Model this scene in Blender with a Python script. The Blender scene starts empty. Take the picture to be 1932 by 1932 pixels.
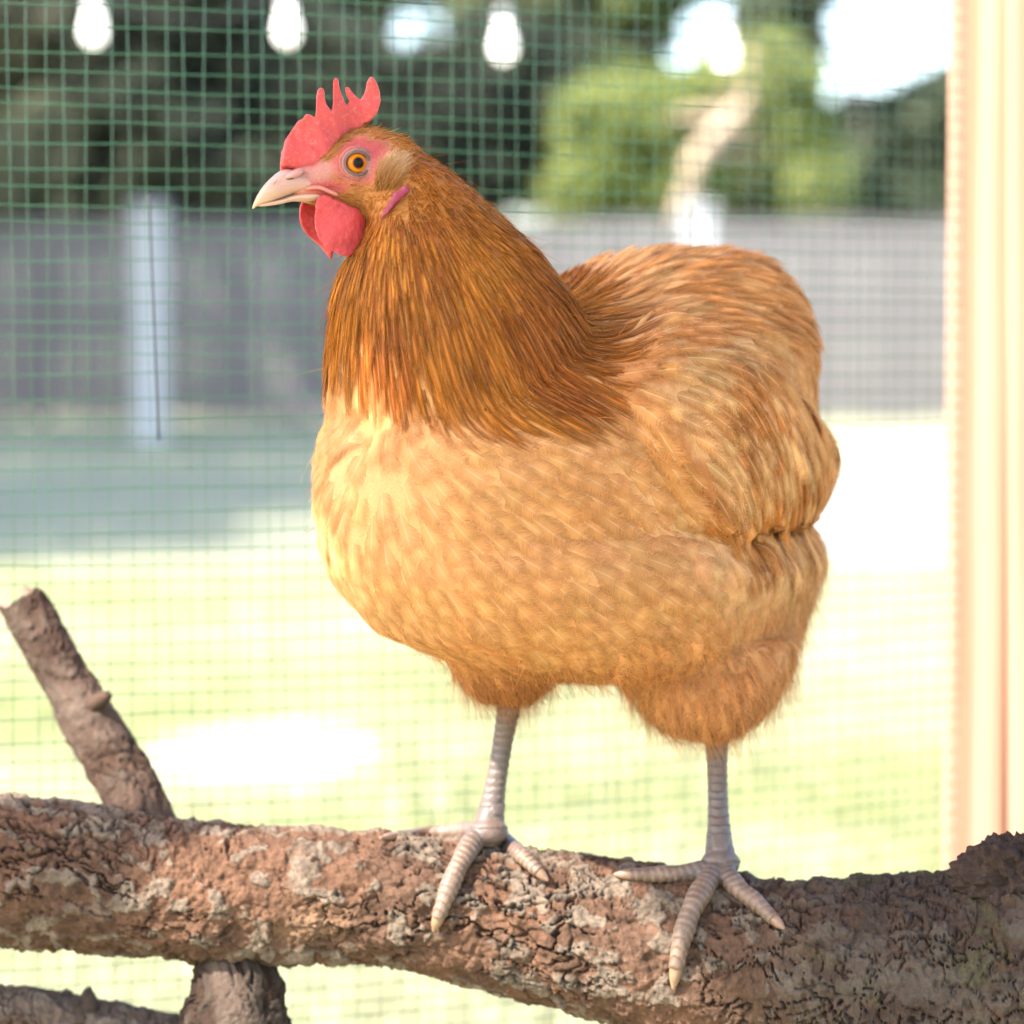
import bpy, bmesh, math, random
import numpy as np
from mathutils import Vector, Matrix
from mathutils.bvhtree import BVHTree

random.seed(7); np.random.seed(7)
rng = np.random.default_rng(11)
SC = bpy.context.scene
COL = SC.collection

# ------------------------------------------------------------------ camera
FPX, C0 = 5332.0, 966.0                 # focal length and centre of a 1932 px wide picture
CAM = np.array([0.0, -1.5, 0.75]); PITCH = math.radians(3.56)
cd = bpy.data.cameras.new('camera'); cam = bpy.data.objects.new('camera', cd); COL.objects.link(cam)
cam.location = CAM; cam.rotation_euler = (math.pi/2 - PITCH, 0, 0)
cd.sensor_width = 36; cd.lens = 36*FPX/1932; cd.clip_start = 0.05; cd.clip_end = 2000
cd.dof.use_dof = True; cd.dof.focus_distance = 1.40; cd.dof.aperture_fstop = 5.4
SC.camera = cam

# ------------------------------------------------------------------ sky, sun, exposure
SUN = np.array([-0.60, -0.36, 0.72]); SUN /= np.linalg.norm(SUN)
w = bpy.data.worlds.new('World'); SC.world = w; w.use_nodes = True
nt = w.node_tree; nt.nodes.clear()
sky = nt.nodes.new('ShaderNodeTexSky'); sky.sky_type = 'NISHITA'; sky.sun_disc = False
sky.sun_elevation = math.asin(SUN[2]); sky.sun_rotation = math.atan2(SUN[0], SUN[1])
sky.air_density = 1.0; sky.dust_density = 2.0; sky.ozone_density = 1.0
bg = nt.nodes.new('ShaderNodeBackground'); bg.inputs[1].default_value = 0.15
wo = nt.nodes.new('ShaderNodeOutputWorld')
nt.links.new(sky.outputs[0], bg.inputs[0]); nt.links.new(bg.outputs[0], wo.inputs[0])
sd = bpy.data.lights.new('sun', 'SUN'); sd.energy = 3.0; sd.angle = math.radians(0.5); sd.color = (1, 0.94, 0.85)
sun = bpy.data.objects.new('sun', sd); COL.objects.link(sun)
sun.rotation_euler = Vector(SUN).to_track_quat('Z', 'Y').to_euler(); sun.location = (-5, -3, 6)
vs = SC.view_settings
SC.display_settings.display_device = 'sRGB'
vs.view_transform = 'Standard'; vs.look = 'None'; vs.gamma = 1; vs.use_curve_mapping = False
vs.exposure = 2.6
SC.render.engine = 'CYCLES'
cy = SC.cycles
cy.max_bounces = 8; cy.diffuse_bounces = 4; cy.glossy_bounces = 2; cy.transmission_bounces = 4
cy.transparent_max_bounces = 24; cy.use_denoising = True; cy.caustics_reflective = False; cy.caustics_refractive = False
try:
    cy.denoiser = 'OPENIMAGEDENOISE'; cy.denoising_input_passes = 'RGB_ALBEDO_NORMAL'; cy.denoising_prefilter = 'ACCURATE'
except Exception: pass
cy.sample_clamp_indirect = 6

# ------------------------------------------------------------------ helpers
def at(x, y, Y):
    r = (x-C0)/FPX; u = -(y-C0)/FPX; c, s = math.cos(PITCH), math.sin(PITCH)
    d = np.array([r, c+u*s, -s+u*c]); t = (Y-CAM[1])/d[1]
    return CAM + t*d

def proj(P):
    q = np.asarray(P)-CAM; c, s = math.cos(PITCH), math.sin(PITCH)
    z = q[..., 1]*c - q[..., 2]*s; yv = q[..., 1]*s + q[..., 2]*c
    return np.stack([C0+FPX*q[..., 0]/z, C0-FPX*yv/z], -1)

def smooth01(x, a, b):
    t = np.clip((np.asarray(x, float)-a)/(b-a), 0, 1); return t*t*(3-2*t)

def hash3(ix, iy, iz, k=0):
    h = (ix.astype(np.int64)*374761393 + iy.astype(np.int64)*668265263 + iz.astype(np.int64)*2147483647 + k*1274126177) & 0xffffffff
    h = ((h ^ (h >> 13))*1274126177) & 0xffffffff
    h = ((h ^ (h >> 16))*2246822519) & 0xffffffff
    return ((h ^ (h >> 15)) & 0xffffff)/float(0xffffff)

def vnoise(P, k=0):
    P = np.asarray(P, float); i = np.floor(P).astype(np.int64); f = P-i; f = f*f*f*(f*(f*6-15)+10)
    r = 0
    for a in (0, 1):
        for b in (0, 1):
            for c in (0, 1):
                wgt = (f[..., 0] if a else 1-f[..., 0])*(f[..., 1] if b else 1-f[..., 1])*(f[..., 2] if c else 1-f[..., 2])
                r = r + wgt*hash3(i[..., 0]+a, i[..., 1]+b, i[..., 2]+c, k)
    return r

def fbm(P, oct=4, k=0):
    s, a, t = 0, 0.5, 0
    for o in range(oct):
        s = s + a*vnoise(np.asarray(P)*(2**o)+o*17.3, k+o); t += a; a *= 0.5
    return s/t

def worley(P, k=0):
    P = np.asarray(P, float); i = np.floor(P).astype(np.int64)
    f1 = np.full(P.shape[:-1], 9.0); f2 = f1.copy(); cid = np.zeros(P.shape[:-1])
    for a in (-1, 0, 1):
        for b in (-1, 0, 1):
            for c in (-1, 0, 1):
                X, Y, Z = i[..., 0]+a, i[..., 1]+b, i[..., 2]+c
                d = np.sqrt((X+hash3(X, Y, Z, k)-P[..., 0])**2 + (Y+hash3(X, Y, Z, k+1)-P[..., 1])**2 + (Z+hash3(X, Y, Z, k+2)-P[..., 2])**2)
                near = d < f1
                f2 = np.where(near, f1, np.minimum(f2, d)); cid = np.where(near, hash3(X, Y, Z, k+3), cid); f1 = np.where(near, d, f1)
    return f1, f2, cid

def link(o, parent=None):
    COL.objects.link(o)
    if parent is not None: o.parent = parent
    return o

def mesh_obj(name, V, F, mat, parent=None, smooth=True, col=None, uv=None, attrs=None):
    me = bpy.data.meshes.new(name)
    V = np.asarray(V, float)
    me.from_pydata([tuple(v) for v in V] if len(V) < 1000 else V.tolist(), [], F if isinstance(F, list) else np.asarray(F).tolist())
    if smooth: me.polygons.foreach_set('use_smooth', [True]*len(me.polygons))
    if col is not None:
        a = me.color_attributes.new('col', 'FLOAT_COLOR', 'POINT')
        c4 = np.ones((len(V), 4)); c4[:, :3] = col; a.data.foreach_set('color', c4.ravel())
    if uv is not None:
        l = me.uv_layers.new(name='uv'); li = np.empty(len(me.loops), int); me.loops.foreach_get('vertex_index', li)
        l.data.foreach_set('uv', np.asarray(uv)[li].ravel())
    for k, vals in (attrs or {}).items():
        a = me.attributes.new(k, 'FLOAT', 'POINT'); a.data.foreach_set('value', np.asarray(vals, float).ravel())
    me.update()
    if mat is not None: me.materials.append(mat)
    o = bpy.data.objects.new(name, me); link(o, parent)
    return o

def empty(name, loc=(0, 0, 0), parent=None):
    o = bpy.data.objects.new(name, None); o.location = loc; o.empty_display_size = 0.05
    return link(o, parent)

def tag(o, label=None, cat=None, group=None, kind=None):
    if label: o['label'] = label
    if cat: o['category'] = cat
    if group: o['group'] = group
    if kind: o['kind'] = kind
    return o

def loft(rings, cap=True):
    R = np.asarray(rings); K, N = R.shape[:2]; V = R.reshape(-1, 3); F = []
    for k in range(K-1):
        for j in range(N):
            a, b = k*N+j, k*N+(j+1) % N
            F.append((a, b, b+N, a+N))
    if cap:
        V = np.vstack([V, R[0].mean(0), R[-1].mean(0)]); c0, c1 = K*N, K*N+1
        for j in range(N):
            F.append((c0, (j+1) % N, j)); F.append((c1, (K-1)*N+j, (K-1)*N+(j+1) % N))
    return V, F

def tube_rings(pts, rad, N=12, flat=1.0):
    pts = np.asarray(pts, float); rad = np.broadcast_to(np.asarray(rad, float), (len(pts),))
    T = np.gradient(pts, axis=0); T /= np.linalg.norm(T, axis=1)[:, None]
    n = np.cross(T[0], [0.13, 0.97, 0.2]); n /= np.linalg.norm(n); out = []
    for p, t, r in zip(pts, T, rad):
        n = n-t*np.dot(n, t); n /= np.linalg.norm(n); b = np.cross(t, n)
        a = np.linspace(0, 2*math.pi, N, endpoint=False)
        out.append(p + r*(np.cos(a)[:, None]*n + flat*np.sin(a)[:, None]*b))
    return np.array(out)

def tube(pts, rad, N=12): return loft(tube_rings(pts, rad, N))

def catmull(pts, n):
    P = np.asarray(pts, float); K = len(P); t = np.linspace(0, K-1, n); i = np.clip(t.astype(int), 0, K-2); f = (t-i)[:, None]
    p0, p1, p2, p3 = P[np.clip(i-1, 0, K-1)], P[i], P[i+1], P[np.clip(i+2, 0, K-1)]
    return 0.5*((2*p1)+(-p0+p2)*f+(2*p0-5*p1+4*p2-p3)*f*f+(-p0+3*p1-3*p2+p3)*f**3)

def join_vf(parts):
    Vs, Fs, o = [], [], 0
    for V, F in parts:
        V = np.asarray(V); Vs.append(V); Fs += [tuple(i+o for i in f) for f in F]; o += len(V)
    return np.vstack(Vs), Fs

def remesh(V, F, voxel, smooth_it=4, factor=0.5):
    o = mesh_obj('tmp', V, F, None)
    m = o.modifiers.new('r', 'REMESH'); m.mode = 'VOXEL'; m.voxel_size = voxel; m.adaptivity = 0
    if smooth_it:
        s = o.modifiers.new('s', 'SMOOTH'); s.factor = factor; s.iterations = smooth_it
    dg = bpy.context.evaluated_depsgraph_get(); ev = o.evaluated_get(dg); me = ev.to_mesh()
    V2 = np.empty(len(me.vertices)*3); me.vertices.foreach_get('co', V2); V2 = V2.reshape(-1, 3)
    F2 = [tuple(p.vertices) for p in me.polygons]
    N2 = np.empty(len(me.vertices)*3); me.vertices.foreach_get('normal', N2); N2 = N2.reshape(-1, 3).copy()
    ev.to_mesh_clear(); md = o.data; bpy.data.objects.remove(o); bpy.data.meshes.remove(md)
    return V2, F2, N2

def box_vf(lo, hi, bev=0.0):
    bm = bmesh.new(); bmesh.ops.create_cube(bm, size=1)
    lo, hi = np.array(lo), np.array(hi)
    for v in bm.verts: v.co = Vector((np.array(v.co)+0.5)*(hi-lo)+lo)
    if bev: bmesh.ops.bevel(bm, geom=bm.edges[:], offset=bev, segments=2, affect='EDGES')
    bm.verts.ensure_lookup_table(); V = np.array([v.co[:] for v in bm.verts]); F = [tuple(v.index for v in f.verts) for f in bm.faces]
    bm.free(); return V, F

def ellipsoid(c, axes, nu=24, nv=14):
    """axes: 3x3 rows, semi-axis vectors"""
    A = np.asarray(axes); rings = []
    for k in range(1, nv):
        th = math.pi*k/nv; a = np.linspace(0, 2*math.pi, nu, endpoint=False)
        rings.append(c + math.sin(th)*(np.cos(a)[:, None]*A[0]+np.sin(a)[:, None]*A[1]) + math.cos(th)*A[2])
    V, F = loft(rings, True); n = (nv-1)*nu; V[n] = c+A[2]; V[n+1] = c-A[2]
    return V, F

# ------------------------------------------------------------------ materials
class NB:
    def __init__(s, name):
        s.m = bpy.data.materials.new(name); s.m.use_nodes = True; s.t = s.m.node_tree; s.t.nodes.clear()
        s.out = s.t.nodes.new('ShaderNodeOutputMaterial')
    def n(s, typ, **kw):
        x = s.t.nodes.new('ShaderNode'+typ)
        for k, v in kw.items():
            if k.startswith('i_'): 
                key = k[2:].replace('_', ' '); s.set(x, key, v)
            else: setattr(x, k, v)
        return x
    def set(s, x, key, v):
        sock = x.inputs[int(key)] if key.isdigit() else x.inputs[key]
        if isinstance(v, bpy.types.NodeSocket): s.t.links.new(v, sock)
        else: sock.default_value = v
    def math(s, op, a, b=0.0, c=0.0, clamp=False):
        x = s.t.nodes.new('ShaderNodeMath'); x.operation = op; x.use_clamp = clamp
        for i, v in enumerate((a, b, c)): s.set(x, str(i), v)
        return x.outputs[0]
    def mix(s, f, a, b, mode='MIX'):
        x = s.t.nodes.new('ShaderNodeMix'); x.data_type = 'RGBA'; x.blend_type = mode; x.clamp_factor = True
        for k, v in ((0, f), (6, a), (7, b)):
            if isinstance(v, bpy.types.NodeSocket): s.t.links.new(v, x.inputs[k])
            else: x.inputs[k].default_value = v if k == 0 else (*v, 1)[:4]
        return x.outputs[2]
    def noise(s, vec, scale, detail=4, rough=0.55, out=0):
        x = s.n('TexNoise'); s.set(x, 'Scale', scale); s.set(x, 'Detail', detail); s.set(x, 'Roughness', rough)
        if vec is not None: s.t.links.new(vec, x.inputs['Vector'])
        return x.outputs[out]
    def ramp(s, f, stops):
        x = s.n('ValToRGB'); el = x.color_ramp.elements
        while len(el) < len(stops): el.new(0.5)
        for e, (p, c) in zip(el, stops): e.position = p; e.color = (*c, 1)
        s.t.links.new(f, x.inputs[0]); return x.outputs[0]
    def coord(s, which='Object', scale=None):
        tc = s.n('TexCoord').outputs[which]
        if scale is None: return tc
        mp = s.n('Mapping'); s.t.links.new(tc, mp.inputs[0]); mp.inputs['Scale'].default_value = scale; return mp.outputs[0]
    def bump(s, h, strength=0.3, dist=0.001):
        x = s.n('Bump'); x.inputs['Strength'].default_value = strength; x.inputs['Distance'].default_value = dist
        s.t.links.new(h, x.inputs['Height']); return x.outputs[0]
    def principled(s, col, rough=0.6, normal=None, **kw):
        p = s.n('BsdfPrincipled')
        for k, v in (('Base Color', col), ('Roughness', rough)):
            if isinstance(v, bpy.types.NodeSocket): s.t.links.new(v, p.inputs[k])
            else: p.inputs[k].default_value = (*v, 1)[:4] if k == 'Base Color' else v
        if normal is not None: s.t.links.new(normal, p.inputs['Normal'])
        for k, v in kw.items(): s.set(p, k.replace('_', ' '), v)
        return p
    def done(s, shader):
        s.t.links.new(shader.outputs[0] if hasattr(shader, 'outputs') else shader, s.out.inputs[0]); return s.m

def attr_col(b, name='col'):
    a = b.n('Attribute'); a.attribute_name = name; return a.outputs['Color']

def m_simple(name, c1, c2, scale, rough=0.7, bump=0.3, dist=0.001, stretch=None, spec=0.3):
    b = NB(name); v = b.coord('Object', stretch); n = b.noise(v, scale, 6)
    c = b.ramp(n, [(0.3, c1), (0.7, c2)])
    return b.done(b.principled(c, rough, b.bump(n, bump, dist), Specular_IOR_Level=spec))

def m_feather(name, fray, shaft, barb=60.0, transl=0.25, bumps=0.25, soft=0.16, var=1.0, streak=0, grad=0.0):
    b = NB(name); col = attr_col(b)
    uv = b.n('UVMap').outputs[0]; sep = b.n('SeparateXYZ'); b.t.links.new(uv, sep.inputs[0])
    sa = b.n('Attribute'); sa.attribute_name = 'seed'; seed = sa.outputs['Fac']
    u, v = sep.outputs[0], sep.outputs[1]
    a = b.math('MULTIPLY', b.math('ABSOLUTE', b.math('SUBTRACT', u, 0.5)), 2.0)
    bc = b.math('SUBTRACT', v, b.math('MULTIPLY', a, 0.22))
    cx = b.n('CombineXYZ'); b.set(cx, 'X', b.math('MULTIPLY_ADD', bc, barb, b.math('MULTIPLY', seed, 91.0)))
    b.set(cx, 'Y', b.math('MULTIPLY', a, 1.3)); b.set(cx, 'Z', b.math('MULTIPLY', seed, 37.0))
    if streak:
        b.set(cx, 'X', b.math('MULTIPLY_ADD', b.math('SUBTRACT', u, b.math('MULTIPLY', b.math('MULTIPLY', b.math('SUBTRACT', u, 0.5), v), 0.55)), streak, b.math('MULTIPLY', seed, 91.0))); b.set(cx, 'Y', b.math('MULTIPLY', v, 2.2))
    nb = b.noise(cx.outputs[0], 1.0, 2, 0.6)
    cx2 = b.n('CombineXYZ'); b.set(cx2, 'X', b.math('MULTIPLY_ADD', bc, barb*0.16, b.math('MULTIPLY', seed, 53.0))); b.set(cx2, 'Y', b.math('MULTIPLY', a, 1.0)); b.set(cx2, 'Z', seed)
    nb2 = b.noise(cx2.outputs[0], 1.0, 2, 0.5)
    shade = b.math('ADD', b.math('MULTIPLY_ADD', nb, 0.55*var, 1-0.58*var), b.math('MULTIPLY', nb2, 0.62*var))
    if grad: shade = b.math('MULTIPLY', shade, b.math('ADD', 1-grad, b.math('MULTIPLY', b.math('POWER', v, 2.0), grad*1.5)))
    c = b.mix(1.0, col, shade, 'MULTIPLY')
    sh = b.math('MULTIPLY', b.math('SUBTRACT', 1.0, b.math('DIVIDE', a, 0.055), clamp=True), shaft, clamp=True)
    c = b.mix(sh, c, (0.86, 0.68, 0.45))
    e = b.math('MINIMUM', b.math('SUBTRACT', 1.0, a), b.math('MULTIPLY', b.math('SUBTRACT', 1.0, v), 2.4))
    fr = b.math('ADD', b.math('MULTIPLY', b.math('SUBTRACT', nb, 0.22), fray*1.3), b.math('MULTIPLY', b.math('SUBTRACT', nb2, 0.35), fray*0.35))
    alpha = b.math('DIVIDE', b.math('SUBTRACT', e, fr), soft, clamp=True)
    nrm = b.bump(nb, bumps, 0.0006)
    d = b.n('BsdfDiffuse'); b.t.links.new(c, d.inputs[0]); b.t.links.new(nrm, d.inputs['Normal'])
    tr = b.n('BsdfTranslucent'); b.t.links.new(c, tr.inputs[0])
    g = b.n('BsdfGlossy'); g.inputs['Roughness'].default_value = 0.5; g.inputs[0].default_value = (1, 0.93, 0.8, 1)
    m1 = b.n('MixShader'); m1.inputs[0].default_value = transl; b.t.links.new(d.outputs[0], m1.inputs[1]); b.t.links.new(tr.outputs[0], m1.inputs[2])
    m2 = b.n('MixShader'); m2.inputs[0].default_value = 0.006; b.t.links.new(m1.outputs[0], m2.inputs[1]); b.t.links.new(g.outputs[0], m2.inputs[2])
    tp = b.n('BsdfTransparent'); m3 = b.n('MixShader'); b.t.links.new(alpha, m3.inputs[0]); b.t.links.new(tp.outputs[0], m3.inputs[1]); b.t.links.new(m2.outputs[0], m3.inputs[2])
    return b.done(m3)

def m_hair(name):
    b = NB(name); c = attr_col(b)
    d = b.n('BsdfDiffuse'); b.t.links.new(c, d.inputs[0]); tr = b.n('BsdfTranslucent'); b.t.links.new(c, tr.inputs[0])
    m = b.n('MixShader'); m.inputs[0].default_value = 0.4; b.t.links.new(d.outputs[0], m.inputs[1]); b.t.links.new(tr.outputs[0], m.inputs[2])
    return b.done(m)

def m_attr(name, rough=0.7, nscale=800, bump=0.3, dist=0.0006, var=0.35, spec=0.25, **kw):
    b = NB(name); v = b.coord('Object'); n = b.noise(v, nscale, 5, 0.65); n2 = b.noise(v, nscale*0.13, 4)
    f = b.math('ADD', b.math('MULTIPLY_ADD', n, var, 1-var*0.8), b.math('MULTIPLY', n2, var*0.6))
    c = b.mix(1.0, attr_col(b), f, 'MULTIPLY')
    return b.done(b.principled(c, rough, b.bump(n, bump, dist), Specular_IOR_Level=spec, **kw))

M = {}
M['hackle'] = m_feather('hackle_feather', 0.85, 0.22, 46, 0.22, 0.3, 0.55, 1.1, 9.0)
M['breast'] = m_feather('breast_feather', 0.55, 0.24, 70, 0.22, 0.10, 0.55, 0.36, 0, 0.10)
M['wing'] = m_feather('wing_feather', 0.7, 0.4, 60, 0.2, 0.2, 0.5, 0.8, 0, 0.16)
M['saddle'] = m_feather('saddle_feather', 0.85, 0.15, 46, 0.22, 0.2, 0.6, 0.8, 9.0)
M['fluff'] = m_feather('fluff_feather', 1.0, 0.0, 40, 0.30, 0.2, 0.6, 0.6)
M['hair'] = m_hair('down_hair')
M['skin'] = m_attr('hen_skin', 0.6, 800, 0.9, 0.0012, 0.6)
M['leg'] = m_attr('leg_scale', 0.5, 700, 0.25, 0.0004, 0.45, 0.4)
M['bark'] = m_attr('bark', 0.9, 420, 1.0, 0.0016, 0.95, 0.12)
M['barewood'] = m_attr('bare_wood', 0.8, 300, 0.5, 0.0008, 0.5, 0.15)

def m_comb(name, base, pale):
    b = NB(name); v = b.coord('Object'); n = b.noise(v, 420, 5, 0.7); n2 = b.noise(v, 90, 4, 0.6)
    vo = b.n('TexVoronoi'); b.t.links.new(v, vo.inputs['Vector']); vo.inputs['Scale'].default_value = 1100
    c = b.ramp(n2, [(0.3, tuple(x*0.8 for x in base)), (0.62, base)])
    c = b.mix(b.math('MULTIPLY', b.math('SUBTRACT', n, 0.52, clamp=True), 1.6), c, pale)
    h = b.math('ADD', b.math('MULTIPLY', vo.outputs[0], -0.6), n)
    return b.done(b.principled(c, 0.55, b.bump(h, 0.5, 0.0004), Specular_IOR_Level=0.3, Subsurface_Weight=0.25, Subsurface_Radius=(0.006, 0.0015, 0.001), Subsurface_Scale=1.0))
M['comb'] = m_comb('comb_skin', (0.52, 0.060, 0.052), (0.60, 0.27, 0.24))
M['wattle'] = m_comb('wattle_skin', (0.48, 0.045, 0.045), (0.46, 0.13, 0.14))
M['lobe'] = m_comb('ear_lobe_skin', (0.25, 0.028, 0.06), (0.45, 0.2, 0.28))

def m_beak():
    b = NB('beak_horn'); c = attr_col(b); n = b.noise(b.coord('Object', (60, 60, 400)), 3, 4)
    c = b.mix(1.0, c, b.math('MULTIPLY_ADD', n, 0.3, 0.85), 'MULTIPLY')
    return b.done(b.principled(c, 0.38, b.bump(n, 0.15, 0.0003), Specular_IOR_Level=0.45, Subsurface_Weight=0.15, Subsurface_Radius=(0.003, 0.0015, 0.001), Subsurface_Scale=1.0))
M['beak'] = m_beak()

def m_eye():
    b = NB('eye_iris'); uvn = b.n('UVMap').outputs[0]; sp = b.n('SeparateXYZ'); b.t.links.new(uvn, sp.inputs[0])
    r = sp.outputs[0]
    n = b.noise(b.coord('Object'), 1500, 3)
    c = b.ramp(r, [(0.0, (0.006, 0.004, 0.003)), (0.40, (0.006, 0.004, 0.003)), (0.46, (0.16, 0.04, 0.003)), (0.62, (0.56, 0.17, 0.008)), (0.82, (0.50, 0.13, 0.006)), (0.93, (0.14, 0.03, 0.005)), (1.0, (0.06, 0.02, 0.01))])
    c = b.mix(1.0, c, b.math('MULTIPLY_ADD', n, 0.6, 0.7), 'MULTIPLY')
    return b.done(b.principled(c, 0.3, None, Coat_Weight=0.12, Coat_Roughness=0.01, Specular_IOR_Level=0.08))
M['eye'] = m_eye()

def m_wood(name, c1, c2, axis_stretch, scale=6):
    b = NB(name); v = b.coord('Object', axis_stretch); n = b.noise(v, scale, 6, 0.6)
    wv = b.n('TexWave'); b.t.links.new(v, wv.inputs['Vector']); wv.inputs['Scale'].default_value = scale*0.8; wv.inputs['Distortion'].default_value = 6; wv.inputs['Detail'].default_value = 3
    f = b.math('MULTIPLY_ADD', wv.outputs['Fac'], 0.45, b.math('MULTIPLY', n, 0.55))
    c = b.ramp(f, [(0.25, c1), (0.7, c2)])
    return b.done(b.principled(c, 0.65, b.bump(f, 0.4, 0.001), Specular_IOR_Level=0.25))
M['pine'] = m_wood('pine_lumber', (0.33, 0.165, 0.10), (0.46, 0.28, 0.195), (14, 14, 0.9), 1.0)
M['greyboard'] = m_wood('weathered_board', (0.09, 0.083, 0.084), (0.15, 0.139, 0.141), (10, 10, 0.8), 1.0)
M['white'] = m_simple('white_paint', (0.34, 0.35, 0.37), (0.42, 0.42, 0.44), 30)
b = NB('green_coated_wire'); n = b.noise(b.coord('Object'), 40, 3)
M['wire'] = b.done(b.principled(b.ramp(n, [(0.3, (0.016, 0.075, 0.03)), (0.7, (0.03, 0.115, 0.048))]), 0.22, None, Specular_IOR_Level=0.7))
M['dark'] = m_simple('dark_cord', (0.02, 0.02, 0.022), (0.035, 0.035, 0.035), 60)
b = NB('lit_bulb'); M['bulb'] = b.done(b.principled((0.9, 0.88, 0.82), 0.2, None, Emission_Color=(1, 0.95, 0.86, 1), Emission_Strength=0.55))
def m_leaf(name, c1, c2):
    b = NB(name); c = attr_col(b)
    d = b.n('BsdfDiffuse'); b.t.links.new(c, d.inputs[0]); t = b.n('BsdfTranslucent'); b.t.links.new(c, t.inputs[0])
    m = b.n('MixShader'); m.inputs[0].default_value = 0.35; b.t.links.new(d.outputs[0], m.inputs[1]); b.t.links.new(t.outputs[0], m.inputs[2]); return b.done(m)
M['leaf'] = m_leaf('leaf', 0, 0)
M['trunk'] = m_simple('tree_bark', (0.10, 0.075, 0.055), (0.22, 0.17, 0.13), 9, 0.9, 0.6, 0.02)
M['paletrunk'] = m_simple('pale_bark', (0.32, 0.24, 0.17), (0.5, 0.38, 0.27), 9, 0.9, 0.4, 0.02)
M['concrete'] = m_simple('concrete', (0.30, 0.285, 0.275), (0.42, 0.40, 0.385), 3, 0.9, 0.2, 0.01)
def m_lawn():
    b = NB('lawn'); v = b.coord('Object'); n = b.noise(v, 1.1, 6, 0.6); n2 = b.noise(v, 18, 5, 0.7)
    c = b.ramp(n, [(0.32, (0.24, 0.25, 0.12)), (0.5, (0.31, 0.305, 0.185)), (0.66, (0.38, 0.36, 0.25))])
    c = b.mix(1.0, c, b.math('MULTIPLY_ADD', n2, 0.8, 0.6), 'MULTIPLY')
    sp = b.n('SeparateXYZ'); b.t.links.new(v, sp.inputs[0])
    dx = b.math('DIVIDE', b.math('ADD', sp.outputs[0], 0.44), 0.20); dy = b.math('DIVIDE', b.math('SUBTRACT', sp.outputs[1], 3.52), 0.42)
    r = b.math('ADD', b.math('ADD', b.math('POWER', dx, 2.0), b.math('POWER', dy, 2.0)), b.math('MULTIPLY', b.math('SUBTRACT', b.noise(v, 7, 4, 0.6), 0.5), 3.2))
    c = b.mix(b.math('SUBTRACT', 1.45, r, clamp=True), c, (0.30, 0.245, 0.20))
    return b.done(b.principled(c, 0.95, b.bump(n2, 0.5, 0.02), Specular_IOR_Level=0.05))
M['lawn'] = m_lawn()
#==SETTING==
# ------------------------------------------------------------------ ground
def sheet(name, x0, x1, y0, y1, z, mat, nx=1, ny=1):
    xs = np.linspace(x0, x1, nx+1); ys = np.linspace(y0, y1, ny+1)
    V = [(x, y, z) for y in ys for x in xs]; F = [(j*(nx+1)+i, j*(nx+1)+i+1, (j+1)*(nx+1)+i+1, (j+1)*(nx+1)+i) for j in range(ny) for i in range(nx)]
    return tag(mesh_obj(name, V, F, mat), kind='structure')
sheet('lawn', -400, 400, -200, 900, 0.0, M['lawn'])
M['lawn_shade'] = m_simple('shade_tone_lawn', (0.150, 0.152, 0.092), (0.215, 0.215, 0.14), 5, 0.95, 0.4, 0.02)
sheet('shade_tone_lawn', -18, -0.02, 7.7, 22.3, 0.004, M['lawn_shade'])  # darker lawn sheet: tree shade on the left put into its colour
sheet('garden_path', 0.0, 14, 8.4, 13.5, 0.004, M['concrete'])

def grass():
    n = 60000; D = 2.2+6.8*rng.random(n)**1.4; X = (rng.random(n)-0.5)*2*(0.22*D+0.35); Y = D-1.5
    keep = (((X+0.44)/0.22)**2+((Y-3.52)/0.45)**2 > 0.9); X, Y = X[keep], Y[keep]; n = len(X)
    h = 0.02+0.035*rng.random(n); a = rng.random(n)*2*math.pi; wd = 0.0022+0.002*rng.random(n); ln = 0.02*rng.normal(size=(n, 2))
    P = np.stack([X, Y, np.zeros(n)], 1); s = np.stack([np.cos(a), np.sin(a), 0*a], 1)*wd[:, None]
    tip = P+np.stack([ln[:, 0], ln[:, 1], h], 1)
    V = np.stack([P-s, P+s, tip], 1).reshape(-1, 3); F = np.arange(3*n).reshape(-1, 3)
    t = fbm(P*np.array([1.3, 1.3, 0])+5, 3)[:, None]; t = np.clip((t-0.35)*3.3, 0, 1); r = rng.random((n, 1))
    c = (1-t)*np.array([0.27, 0.285, 0.13])+t*np.array([0.38, 0.37, 0.23]); c = c*(0.75+0.5*r)
    o = mesh_obj('grass', V, F, M['leaf'], col=np.repeat(c, 3, 0), smooth=False)
    tag(o, 'short sunlit lawn grass blades beyond the wire mesh', 'grass', kind='stuff')
grass()

# ------------------------------------------------------------------ far fence, posts
def fence():
    y = 22.5; root = empty('board_fence', (0, y, 0))
    tag(root, 'tall weathered grey board fence at the back of the lawn', 'fence')
    V, F = box_vf((-0.075, -0.012, 0.05), (0.075, 0.012, 1.74), 0.003)
    first = None
    for i in range(140):
        o = first.copy() if first else mesh_obj('board', V, F, M['greyboard'], root, False)
        if first: link(o, root)
        first = first or o
        o.location = (-15.0+i*0.158, rng.normal()*0.004, rng.normal()*0.012)
    for z in (0.3, 0.9, 1.5):
        mesh_obj('rail', *box_vf((-15.1, 0.014, z-0.045), (7.1, 0.055, z+0.045), 0.004), M['greyboard'], root, False)
    for x in np.arange(-15.0, 7.1, 2.2):
        mesh_obj('post', *box_vf((x-0.05, 0.057, 0), (x+0.05, 0.15, 1.72), 0.004), M['greyboard'], root, False)
fence()
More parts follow.
